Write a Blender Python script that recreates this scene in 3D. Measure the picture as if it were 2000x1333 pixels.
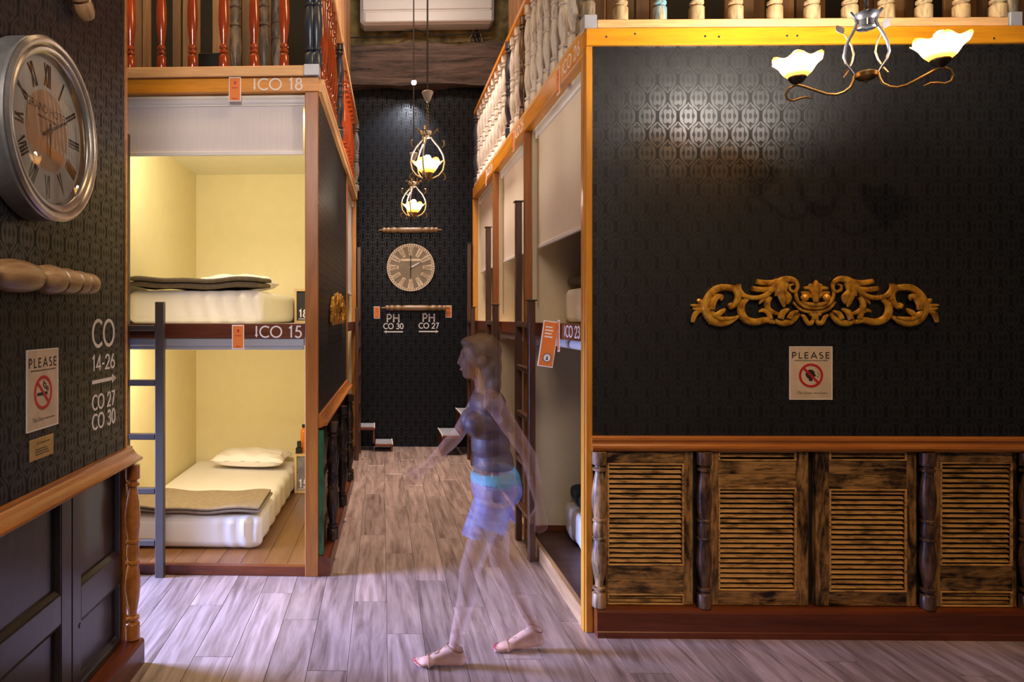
import bpy, bmesh, math, random
from mathutils import Vector, Matrix
random.seed(7)
D = bpy.data
for o in list(D.objects): D.objects.remove(o)
SC = bpy.context.scene
COL = SC.collection
R = math.radians
PI = math.pi
# ------------------------------------------------------------------ camera (2000x1333 photograph, shifted lens)
F, PPX, PPY, CAMZ = 1330.0, 725.0, 621.0, 1.75
cam = D.objects.new('camera', D.cameras.new('camera')); COL.objects.link(cam); SC.camera = cam
cam.location = (0, 0, CAMZ); cam.rotation_euler = (R(90), 0, 0)
cam.data.sensor_width = 36.0; cam.data.lens = F / 2000 * 36
cam.data.shift_x = (1000 - PPX) / 2000; cam.data.shift_y = (PPY - 666.5) / 2000
cam.data.clip_start = 0.05
# ------------------------------------------------------------------ exposure, world, large lights
SC.view_settings.view_transform = 'Standard'; SC.view_settings.look = 'None'
SC.view_settings.gamma = 1; SC.view_settings.use_curve_mapping = False
SC.view_settings.exposure = 0.0
SC.cycles.max_bounces = 8; SC.cycles.transparent_max_bounces = 24
SC.cycles.sample_clamp_indirect = 4.0
wd = D.worlds.new('lobby_glow'); SC.world = wd; wd.use_nodes = True
bg = wd.node_tree.nodes['Background']; bg.inputs[0].default_value = (0.86, 0.80, 0.80, 1); bg.inputs[1].default_value = 0.05

def area(name, loc, target, size, power, color, spread=180):
    l = D.lights.new(name, 'AREA'); l.energy = power; l.color = color
    l.shape = 'RECTANGLE'; l.size, l.size_y = size; l.spread = R(spread)
    o = D.objects.new(name, l); COL.objects.link(o); o.location = loc
    o.rotation_euler = (Vector(target) - Vector(loc)).to_track_quat('-Z', 'Y').to_euler()
    return o
def spot(name, loc, target, power, color, angle, blend=0.5, radius=0.03):
    l = D.lights.new(name, 'SPOT'); l.energy = power; l.color = color; l.spot_size = R(angle)
    l.spot_blend = blend; l.shadow_soft_size = radius
    o = D.objects.new(name, l); COL.objects.link(o); o.location = loc
    o.rotation_euler = (Vector(target) - Vector(loc)).to_track_quat('-Z', 'Y').to_euler()
    return o
def point(name, loc, power, color, radius=0.03):
    l = D.lights.new(name, 'POINT'); l.energy = power; l.color = color; l.shadow_soft_size = radius
    o = D.objects.new(name, l); COL.objects.link(o); o.location = loc
    return o
WARM = (1.0, 0.66, 0.32); AMBER = (1.0, 0.55, 0.2); COOL = (0.62, 0.70, 1.0); LILAC = (0.74, 0.70, 1.0); WHITE = (1.0, 0.93, 0.84)
# daylight from the passage on the left, in front of the bunks
area('passage_daylight', (-3.9, 4.02, 1.25), (-0.4, 3.92, 0.0), (0.9, 0.8), 132, (0.33, 0.45, 1.0), 54)
# unseen fill light added behind the camera, on the lobby side
area('lobby_fill', (-0.4, -1.0, 4.2), (-0.9, 4.6, 1.9), (1.6, 1.2), 33, (1.0, 0.86, 0.80), 75)
# lamps over the two lofts
area('loft_lamp_left', (-1.5, 4.2, 5.6), (-1.2, 5.4, 3.5), (1.6, 0.8), 55, WARM)
area('loft_lamp_right', (2.3, 3.0, 5.5), (2.2, 4.3, 3.5), (2.2, 0.8), 75, WARM)
spot('ornament_fill', (1.2, 0.3, 4.6), (2.45, 3.75, 1.35), 265, (1.0, 0.66, 0.36), 46, 0.9, 0.06)  # warm spot added to brighten the gilt ornament and the shutters
area('upper_hall_fill', (0.5, 6.4, 6.5), (0.5, 9.2, 5.3), (1.2, 0.4), 13, (1.0, 0.86, 0.74), 100)  # unseen light added to brighten the air conditioner and the beam
area('corridor_fill', (0.45, 6.6, 6.3), (0.5, 7.2, 0.0), (0.8, 1.6), 95, (1.0, 0.80, 0.66), 70)  # unseen fill added overhead for more warm light on the corridor floor
# ------------------------------------------------------------------ materials
MATS = {}
def newmat(name):
    m = D.materials.new(name); m.use_nodes = True; nt = m.node_tree
    for n in list(nt.nodes): nt.nodes.remove(n)
    out = nt.nodes.new('ShaderNodeOutputMaterial'); b = nt.nodes.new('ShaderNodeBsdfPrincipled')
    nt.links.new(b.outputs[0], out.inputs[0]); MATS[name] = m
    return m, nt, b, out
def setp(b, **k):
    for a, v in k.items():
        s = b.inputs[a.replace('_', ' ')]
        if isinstance(v, tuple) and len(v) == 3: v = (*v, 1)
        s.default_value = v
def coords(nt, scale, rand=True, rot=(0, 0, 0)):
    tc = nt.nodes.new('ShaderNodeTexCoord'); mp = nt.nodes.new('ShaderNodeMapping')
    mp.inputs['Scale'].default_value = scale; mp.inputs['Rotation'].default_value = rot
    if rand:
        oi = nt.nodes.new('ShaderNodeObjectInfo'); vm = nt.nodes.new('ShaderNodeVectorMath'); vm.operation = 'MULTIPLY_ADD'
        cx = nt.nodes.new('ShaderNodeCombineXYZ')
        for i in range(3): nt.links.new(oi.outputs['Random'], cx.inputs[i])
        vm.inputs[1].default_value = (37.0, 19.0, 53.0)
        nt.links.new(cx.outputs[0], vm.inputs[0]); nt.links.new(tc.outputs['Object'], vm.inputs[2]); nt.links.new(vm.outputs[0], mp.inputs[0])
    else: nt.links.new(tc.outputs['Object'], mp.inputs[0])
    return mp.outputs[0]
def noise(nt, vec, scale=1, detail=4, rough=0.55, dist=0):
    n = nt.nodes.new('ShaderNodeTexNoise'); n.inputs['Scale'].default_value = scale; n.inputs['Detail'].default_value = detail
    n.inputs['Roughness'].default_value = rough; n.inputs['Distortion'].default_value = dist
    nt.links.new(vec, n.inputs['Vector']); return n.outputs['Fac']
def ramp(nt, fac, stops):
    r = nt.nodes.new('ShaderNodeValToRGB'); e = r.color_ramp.elements
    while len(e) < len(stops): e.new(0.5)
    for i, (p, c) in enumerate(stops): e[i].position = p; e[i].color = (*c, 1) if len(c) == 3 else c
    nt.links.new(fac, r.inputs[0]); return r.outputs[0]
def math_(nt, op, a, b=None, c=None):
    n = nt.nodes.new('ShaderNodeMath'); n.operation = op
    for i, v in enumerate((a, b, c)):
        if v is None: continue
        if isinstance(v, (int, float)): n.inputs[i].default_value = v
        else: nt.links.new(v, n.inputs[i])
    return n.outputs[0]
def mixc(nt, fac, a, b, mode='MIX'):
    n = nt.nodes.new('ShaderNodeMix'); n.data_type = 'RGBA'; n.blend_type = mode
    for s, v in ((n.inputs[0], fac), (n.inputs[6], a), (n.inputs[7], b)):
        if isinstance(v, (int, float)): s.default_value = v
        elif isinstance(v, tuple): s.default_value = (*v, 1) if len(v) == 3 else v
        else: nt.links.new(v, s)
    return n.outputs[2]
def bump(nt, b, h, strength=0.2, dist=0.002):
    n = nt.nodes.new('ShaderNodeBump'); n.inputs['Strength'].default_value = strength; n.inputs['Distance'].default_value = dist
    nt.links.new(h, n.inputs['Height']); nt.links.new(n.outputs[0], b.inputs['Normal'])
def plain(name, col, rough=0.5, metal=0.0, var=0.12, coat=0.0, scale=9, bmp=0.08):
    m, nt, b, out = newmat(name)
    f = noise(nt, coords(nt, (scale,) * 3), 1, 5)
    d = tuple(c * (1 - var) for c in col); l = tuple(min(1, c * (1 + var)) for c in col)
    nt.links.new(ramp(nt, f, [(0.3, d), (0.7, l)]), b.inputs['Base Color'])
    setp(b, Roughness=rough, Metallic=metal, Coat_Weight=coat)
    if bmp: bump(nt, b, noise(nt, coords(nt, (scale * 12,) * 3), 1, 3), bmp, 0.001)
    return m
def wood(name, dark, light, axis='X', rough=0.38, coat=0.25, scale=1.0, contrast=(0.36, 0.64), rvar=0.0, dist=0.7):
    m, nt, b, out = newmat(name)
    s = {'X': (1.1, 13, 13), 'Y': (13, 1.1, 13), 'Z': (13, 13, 1.1)}[axis]
    v = coords(nt, tuple(c * scale for c in s))
    g = noise(nt, v, 1, 6, 0.6, dist)
    fine = noise(nt, v, 6.5, 3, 0.6, 0.2)
    g2 = math_(nt, 'MULTIPLY_ADD', fine, 0.28, math_(nt, 'MULTIPLY', g, 0.78))
    c = ramp(nt, g2, [(contrast[0], dark), ((contrast[0] + contrast[1]) / 2, tuple((a + b_) / 2 for a, b_ in zip(dark, light))), (contrast[1], light)])
    if rvar:
        oi = nt.nodes.new('ShaderNodeObjectInfo')
        k = math_(nt, 'MULTIPLY_ADD', oi.outputs['Random'], rvar * 2, 1 - rvar)
        hs = nt.nodes.new('ShaderNodeHueSaturation'); nt.links.new(k, hs.inputs['Value']); nt.links.new(c, hs.inputs['Color']); c = hs.outputs[0]
    nt.links.new(c, b.inputs['Base Color'])
    setp(b, Roughness=rough, Coat_Weight=coat, Coat_Roughness=0.25)
    bump(nt, b, g2, 0.15, 0.002)
    return m
def worn(name, paint, under, amount=0.5, axis='Z', rough=0.5, scale=1.0, dirt=(0.012, 0.008, 0.005)):
    """old paint or stain rubbed through to the wood below"""
    m, nt, b, out = newmat(name)
    s = {'X': (4, 22, 22), 'Y': (22, 4, 22), 'Z': (22, 22, 4)}[axis]
    v = coords(nt, tuple(c * scale for c in s))
    f = noise(nt, v, 1, 6, 0.65, 0.9)
    big = noise(nt, coords(nt, (5 * scale,) * 3), 1, 4, 0.6, 0.5)
    k = math_(nt, 'ADD', math_(nt, 'MULTIPLY', f, 0.62), math_(nt, 'MULTIPLY', big, 0.45))
    c = ramp(nt, k, [(amount - 0.09, paint), (amount + 0.07, under)])
    c = mixc(nt, math_(nt, 'MULTIPLY', ramp(nt, noise(nt, v, 2.7, 4), [(0.5, (0, 0, 0)), (0.68, (1, 1, 1))]), 0.75), c, dirt)
    nt.links.new(c, b.inputs['Base Color']); setp(b, Roughness=rough, Coat_Weight=0.1)
    bump(nt, b, k, 0.25, 0.003)
    return m
def emit(name, col, strength, base=(0.9, 0.85, 0.7)):
    m, nt, b, out = newmat(name); setp(b, Base_Color=base, Roughness=0.4, Emission_Color=col, Emission_Strength=strength); return m
def wallpaper(name, base, axes=('X', 'Z'), w=0.114, h=0.205, sheen=1.0, rough=(0.36, 0.60)):
    m, nt, b, out = newmat(name)
    tc = nt.nodes.new('ShaderNodeTexCoord'); sp = nt.nodes.new('ShaderNodeSeparateXYZ'); nt.links.new(tc.outputs['Object'], sp.inputs[0])
    v = math_(nt, 'MULTIPLY', sp.outputs[axes[1]], 2 * PI / h)
    u0 = math_(nt, 'MULTIPLY', sp.outputs[axes[0]], 2 * PI / w)
    v_ = v; cv_ = math_(nt, 'COSINE', v_)
    v = math_(nt, 'SUBTRACT', v, math_(nt, 'MULTIPLY', math_(nt, 'SINE', math_(nt, 'MULTIPLY', v, 2)), 0.36))
    cu, cv = math_(nt, 'COSINE', u0), math_(nt, 'COSINE', v)
    G = math_(nt, 'MULTIPLY', math_(nt, 'ADD', cu, cv), 0.5)
    A = math_(nt, 'ABSOLUTE', G)
    # ogee ribbons (vertical stem where ribbons meet), a leaf ring and a small flower in each cell
    cv2 = math_(nt, 'COSINE', math_(nt, 'MULTIPLY', v, 2)); cu2 = math_(nt, 'COSINE', math_(nt, 'MULTIPLY', u0, 3))
    A0 = math_(nt, 'ABSOLUTE', math_(nt, 'MULTIPLY', math_(nt, 'ADD', cu, cv_), 0.5))
    A3 = math_(nt, 'ADD', A0, math_(nt, 'MULTIPLY', math_(nt, 'MULTIPLY', cu2, math_(nt, 'COSINE', math_(nt, 'MULTIPLY', v_, 3))), 0.16))
    A2 = math_(nt, 'ADD', A, math_(nt, 'MULTIPLY', math_(nt, 'MULTIPLY', cv2, cu2), 0.04))
    def band(x, c, wd):
        d = math_(nt, 'ABSOLUTE', math_(nt, 'SUBTRACT', x, c))
        mr = nt.nodes.new('ShaderNodeMapRange'); mr.interpolation_type = 'SMOOTHSTEP'
        nt.links.new(d, mr.inputs[0]); mr.inputs[1].default_value = wd * 0.6; mr.inputs[2].default_value = wd * 1.3; mr.inputs[3].default_value = 1; mr.inputs[4].default_value = 0
        return mr.outputs[0]
    pat = math_(nt, 'MAXIMUM', band(A2, 0.0, 0.075), math_(nt, 'MAXIMUM', math_(nt, 'MULTIPLY', band(A3, 0.52, 0.09), 0.8), math_(nt, 'MULTIPLY', band(A3, 1.12, 0.17), 0.75)))
    pat = math_(nt, 'MULTIPLY', pat, 0.9)
    grain = noise(nt, coords(nt, (60, 60, 400), False), 1, 3)
    dirt = noise(nt, coords(nt, (2, 2, 2), False), 1, 4)
    light = tuple(c * 1.9 for c in base); dark = tuple(c * 0.45 for c in base)
    c = mixc(nt, pat, light, dark)
    c = mixc(nt, math_(nt, 'MULTIPLY', grain, 0.35), c, dark)
    nt.links.new(c, b.inputs['Base Color'])
    rr = math_(nt, 'MULTIPLY_ADD', pat, rough[1] - rough[0], rough[0])
    rr = math_(nt, 'ADD', rr, math_(nt, 'MULTIPLY_ADD', dirt, 0.16, -0.08))
    nt.links.new(rr, b.inputs['Roughness'])
    nt.links.new(math_(nt, 'MULTIPLY_ADD', pat, -0.35 * sheen, 0.55 * sheen), b.inputs['Specular IOR Level'])
    bump(nt, b, math_(nt, 'ADD', math_(nt, 'MULTIPLY', pat, -0.7), math_(nt, 'MULTIPLY', grain, 0.3)), 0.25, 0.002)
    return m
wallpaper('paper_right', (0.0080, 0.0070, 0.0068), sheen=1.4)
wallpaper('paper_left', (0.0088, 0.0090, 0.0112), sheen=0.75)
wallpaper('paper_far', (0.0045, 0.0045, 0.006), w=0.13, h=0.22, sheen=0.45)
wood('floor_oak', (0.11, 0.066, 0.052), (0.38, 0.27, 0.23), 'Y', 0.33, 0.2, 0.62, (0.34, 0.66), 0.15, 2.2)
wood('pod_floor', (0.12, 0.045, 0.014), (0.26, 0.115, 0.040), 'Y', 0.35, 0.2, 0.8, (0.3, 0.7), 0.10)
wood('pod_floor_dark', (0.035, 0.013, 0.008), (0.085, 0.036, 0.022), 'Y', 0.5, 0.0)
wood('orange_wood_x', (0.48, 0.165, 0.006), (0.78, 0.31, 0.012), 'X', 0.33, 0.35, 0.9)
wood('orange_wood_z', (0.42, 0.15, 0.012), (0.66, 0.27, 0.022), 'Z', 0.33, 0.35, 0.9)
wood('kick_wood', (0.26, 0.125, 0.045), (0.45, 0.24, 0.10), 'X', 0.5, 0.1)
wood('red_wood_x', (0.060, 0.010, 0.002), (0.165, 0.034, 0.006), 'X', 0.36, 0.15, 0.9)
wood('red_wood_z', (0.20, 0.058, 0.008), (0.36, 0.122, 0.016), 'Z', 0.36, 0.15, 0.9)
wood('rail_wood', (0.27, 0.075, 0.010), (0.46, 0.160, 0.028), 'X', 0.22, 0.6, 0.8)
wood('pine_x', (0.50, 0.24, 0.09), (0.80, 0.47, 0.21), 'X', 0.5, 0.05, 0.9)
wood('pine_z', (0.42, 0.20, 0.07), (0.72, 0.40, 0.17), 'Z', 0.55, 0.0, 0.7, (0.35, 0.65), 0.18)
wood('brown_board', (0.05, 0.024, 0.008), (0.18, 0.092, 0.034), 'Z', 0.6, 0.0, 0.8, (0.32, 0.66), 0.3)
wood('spindle_wood', (0.15, 0.075, 0.028), (0.38, 0.22, 0.095), 'X', 0.4, 0.2, 1.3)
wood('ladder_wood', (0.040, 0.014, 0.008), (0.10, 0.04, 0.02), 'Z', 0.33, 0.35)
wood('beam_wood', (0.018, 0.011, 0.009), (0.19, 0.12, 0.09), 'X', 0.75, 0.0, 1.0, (0.38, 0.66))
wood('ply', (0.50, 0.31, 0.12), (0.68, 0.46, 0.2), 'Z', 0.5, 0.1)
worn('shutter_stain', (0.018, 0.008, 0.003), (0.46, 0.24, 0.075), 0.53, 'X', 0.42)
worn('shutter_stain_z', (0.018, 0.008, 0.003), (0.44, 0.23, 0.075), 0.54, 'Z', 0.42)
worn('slat_stain', (0.04, 0.017, 0.006), (0.68, 0.37, 0.12), 0.46, 'X', 0.42)
worn('post_worn', (0.07, 0.035, 0.018), (0.40, 0.22, 0.09), 0.52, 'Z', 0.4)
worn('post_brown', (0.035, 0.016, 0.010), (0.17, 0.085, 0.04), 0.55, 'Z', 0.35)
worn('cream_paint', (0.66, 0.61, 0.56), (0.45, 0.30, 0.18), 0.70, 'Z', 0.45, 1.0, (0.30, 0.22, 0.16))
worn('cream_worn', (0.50, 0.37, 0.20), (0.42, 0.24, 0.10), 0.60, 'Z', 0.5, 1.0, (0.10, 0.06, 0.04))
worn('blue_paint', (0.16, 0.42, 0.55), (0.50, 0.36, 0.2), 0.56, 'Z', 0.5)
worn('grey_post', (0.13, 0.11, 0.085), (0.30, 0.22, 0.14), 0.56, 'Z', 0.5)
worn('navy_paint', (0.025, 0.035, 0.06), (0.10, 0.09, 0.09), 0.68, 'Z', 0.3)
worn('green_paint', (0.02, 0.13, 0.055), (0.08, 0.05, 0.03), 0.62, 'Z', 0.4)
worn('dark_door', (0.008, 0.0075, 0.011), (0.026, 0.017, 0.013), 0.60, 'Z', 0.30)
worn('dark_carved', (0.015, 0.009, 0.007), (0.10, 0.055, 0.03), 0.60, 'Z', 0.3)
plain('red_varnish', (0.30, 0.040, 0.006), 0.18, 0, 0.25, 0.7, 5, 0)
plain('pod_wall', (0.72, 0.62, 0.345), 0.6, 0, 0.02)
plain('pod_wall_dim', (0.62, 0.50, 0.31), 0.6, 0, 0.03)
plain('pod_ceiling', (0.92, 0.89, 0.76), 0.6, 0, 0.02)
plain('black_board', (0.006, 0.006, 0.007), 0.6)
plain('sheet', (0.84, 0.78, 0.72), 0.75, 0, 0.02, 0, 4, 0.15)
plain('blanket_taupe', (0.27, 0.20, 0.125), 0.9, 0, 0.15, 0, 30, 0.4)
plain('blanket_dark', (0.02, 0.03, 0.035), 0.9, 0, 0.15, 0, 30, 0.4)
plain('blanket_brown', (0.115, 0.082, 0.055), 0.95, 0, 0.2, 0, 30, 0.4)
plain('alu', (0.50, 0.52, 0.58), 0.35, 0.6, 0.05, 0, 3, 0)
plain('white_plastic', (0.80, 0.76, 0.74), 0.35, 0, 0.02, 0, 3, 0)
plain('grey_metal', (0.30, 0.30, 0.34), 0.35, 0.5, 0.08)
plain('bracket_metal', (0.42, 0.43, 0.48), 0.4, 0.3, 0.1)
plain('dark_metal', (0.05, 0.035, 0.025), 0.4, 0.6)
plain('iron_cream', (0.62, 0.54, 0.42), 0.3, 0.6, 0.12, 0, 40, 0)
plain('bronze', (0.30, 0.20, 0.09), 0.3, 0.8, 0.15, 0, 40, 0)
plain('chrome', (0.20, 0.20, 0.23), 0.18, 0.9, 0.05, 0, 3, 0)
plain('ladder_grey', (0.075, 0.055, 0.042), 0.45, 0.1, 0.1)
plain('galvanised', (0.30, 0.295, 0.285), 0.42, 0.75, 0.25, 0, 14, 0.2)
plain('rim_metal', (0.42, 0.38, 0.34), 0.28, 0.85, 0.18, 0, 20, 0.1)
plain('dial_grey', (0.80, 0.78, 0.75), 0.45, 0, 0.18, 0, 5)
plain('dial_tan', (0.72, 0.44, 0.28), 0.5, 0, 0.2, 0, 4)
plain('ink', (0.02, 0.018, 0.018), 0.6, 0, 0.02, 0, 3, 0)
plain('ink_brown', (0.10, 0.075, 0.055), 0.6, 0, 0.02, 0, 3, 0)
plain('lettering_white', (0.80, 0.74, 0.72), 0.5, 0, 0.02, 0, 3, 0)
plain('sign_paper', (0.62, 0.47, 0.33), 0.55, 0, 0.12, 0, 14)
plain('sign_gold', (0.52, 0.33, 0.12), 0.4, 0.3, 0.15, 0, 14)
plain('sign_red', (0.50, 0.012, 0.022), 0.5, 0, 0.03, 0, 3, 0)
plain('tag_orange', (0.78, 0.20, 0.025), 0.45, 0, 0.03, 0, 3, 0)
plain('tag_white', (0.85, 0.80, 0.75), 0.5, 0, 0.02, 0, 3, 0)
plain('tag_navy', (0.03, 0.04, 0.12), 0.5, 0, 0.02, 0, 3, 0)
plain('stone_wall', (0.20, 0.145, 0.055), 0.9, 0, 0.75, 0, 5, 0.9)
plain('dial_pale', (0.24, 0.18, 0.11), 0.6, 0, 0.2, 0, 6)
plain('dial_cream', (0.74, 0.58, 0.40), 0.6, 0, 0.1, 0, 9)
plain('ink_faded', (0.32, 0.23, 0.14), 0.6, 0, 0.05, 0, 3, 0)
plain('plaster_white', (0.6, 0.56, 0.5), 0.9, 0, 0.1)
plain('dark_void', (0.012, 0.010, 0.009), 0.8)
plain('ceiling_dark', (0.05, 0.035, 0.025), 0.8)
plain('cable_black', (0.01, 0.01, 0.01), 0.5, 0, 0.02, 0, 3, 0)
plain('cable_tan', (0.30, 0.19, 0.09), 0.6, 0, 0.05, 0, 3, 0)
plain('tread_grey', (0.30, 0.30, 0.33), 0.5, 0, 0.1)
plain('nosing', (0.72, 0.66, 0.60), 0.4, 0, 0.05, 0, 3, 0)
plain('lamp_leaf', (0.035, 0.03, 0.03), 0.6, 0.0)
plain('bottle_orange', (0.80, 0.22, 0.02), 0.3)
plain('bottle_black', (0.01, 0.01, 0.01), 0.3)
def gold():
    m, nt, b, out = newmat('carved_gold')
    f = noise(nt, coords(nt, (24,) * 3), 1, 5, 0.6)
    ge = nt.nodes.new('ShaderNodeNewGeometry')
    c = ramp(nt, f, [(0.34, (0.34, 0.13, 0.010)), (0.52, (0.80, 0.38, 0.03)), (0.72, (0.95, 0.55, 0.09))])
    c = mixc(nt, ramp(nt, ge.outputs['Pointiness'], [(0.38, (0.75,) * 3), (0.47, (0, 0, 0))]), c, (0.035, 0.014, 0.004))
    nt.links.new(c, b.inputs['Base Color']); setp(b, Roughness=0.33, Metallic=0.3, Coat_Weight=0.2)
gold()
def blind(name, col):
    m, nt, b, out = newmat(name)
    v = coords(nt, (900, 900, 900))
    f = noise(nt, coords(nt, (60, 60, 1.2)), 1, 4)
    nt.links.new(ramp(nt, f, [(0.3, tuple(c * 0.94 for c in col)), (0.7, col)]), b.inputs['Base Color'])
    setp(b, Roughness=0.75)
    tr = nt.nodes.new('ShaderNodeBsdfTranslucent'); tr.inputs[0].default_value = (*[c * 0.9 for c in col], 1)
    mx = nt.nodes.new('ShaderNodeMixShader'); mx.inputs[0].default_value = 0.12
    nt.links.new(b.outputs[0], mx.inputs[1]); nt.links.new(tr.outputs[0], mx.inputs[2]); nt.links.new(mx.outputs[0], out.inputs[0])
blind('blind_white', (0.86, 0.80, 0.81)); blind('blind_cream', (0.88, 0.78, 0.66))
def glassmat():
    m, nt, b, out = newmat('clock_glass')
    gl = nt.nodes.new('ShaderNodeBsdfGlossy'); gl.inputs['Roughness'].default_value = 0.015
    tp = nt.nodes.new('ShaderNodeBsdfTransparent'); mx = nt.nodes.new('ShaderNodeMixShader'); fr = nt.nodes.new('ShaderNodeFresnel'); fr.inputs[0].default_value = 1.55
    nt.links.new(fr.outputs[0], mx.inputs[0]); nt.links.new(tp.outputs[0], mx.inputs[1]); nt.links.new(gl.outputs[0], mx.inputs[2]); nt.links.new(mx.outputs[0], out.inputs[0])
glassmat()
def shademat(name, strength):
    m, nt, b, out = newmat(name)
    # frosted glass; white-hot middle and amber rim and foot painted into its glow
    tc = nt.nodes.new('ShaderNodeTexCoord'); sp = nt.nodes.new('ShaderNodeSeparateXYZ'); nt.links.new(tc.outputs['Object'], sp.inputs[0])
    c = ramp(nt, math_(nt, 'MULTIPLY', sp.outputs[2], 10.0), [(0.10, (1.0, 0.32, 0.03)), (0.30, (1.0, 0.86, 0.55)), (0.66, (1.0, 0.86, 0.55)), (0.86, (1.0, 0.34, 0.03))])
    nt.links.new(c, b.inputs['Emission Color']); nt.links.new(c, b.inputs['Base Color'])
    setp(b, Roughness=0.3, Emission_Strength=strength)
    tr = nt.nodes.new('ShaderNodeBsdfTranslucent'); tr.inputs[0].default_value = (1.0, 0.66, 0.20, 1)
    mx = nt.nodes.new('ShaderNodeMixShader'); mx.inputs[0].default_value = 0.85
    nt.links.new(b.outputs[0], mx.inputs[1]); nt.links.new(tr.outputs[0], mx.inputs[2]); nt.links.new(mx.outputs[0], out.inputs[0])
shademat('lamp_shade_glass', 22.0)
emit('bulb_glow', (1.0, 0.93, 0.84), 1350)
emit('pendant_bulb_glow', (1.0, 0.90, 0.76), 300)
shademat('pendant_shade_glass', 10.0)
emit('spot_glow', (0.95, 0.96, 1.0), 60)
def ghost(name, col, alpha, pattern=None):
    """someone who moved during the exposure: really see-through"""
    m, nt, b, out = newmat(name)
    f = noise(nt, coords(nt, (14, 14, 5) if not pattern else (6, 6, 40), False), 1, 4)
    c2 = pattern or tuple(c * 1.2 for c in col)
    nt.links.new(ramp(nt, f, [(0.4, col), (0.6, c2)]), b.inputs['Base Color']); setp(b, Roughness=0.55, Alpha=alpha)
    return m
ghost('ghost_skin', (0.44, 0.23, 0.165), 0.20)
ghost('ghost_foot', (0.56, 0.30, 0.20), 0.66)
ghost('ghost_ankle', (0.52, 0.28, 0.19), 0.44)
ghost('ghost_shin', (0.48, 0.25, 0.175), 0.29)
ghost('ghost_top', (0.035, 0.022, 0.05), 0.60, (0.09, 0.05, 0.05))
ghost('ghost_shorts', (0.10, 0.13, 0.42), 0.26, (0.30, 0.36, 0.62))
ghost('ghost_band', (0.03, 0.42, 0.45), 0.34)
ghost('ghost_hair', (0.10, 0.055, 0.025), 0.55)
ghost('ghost_strap', (0.30, 0.14, 0.06), 0.55)
ghost('ghost_nail', (0.55, 0.02, 0.08), 0.6)
ghost('ghost_eye', (0.05, 0.03, 0.02), 0.3); ghost('ghost_lip', (0.5, 0.12, 0.10), 0.3)
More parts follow.
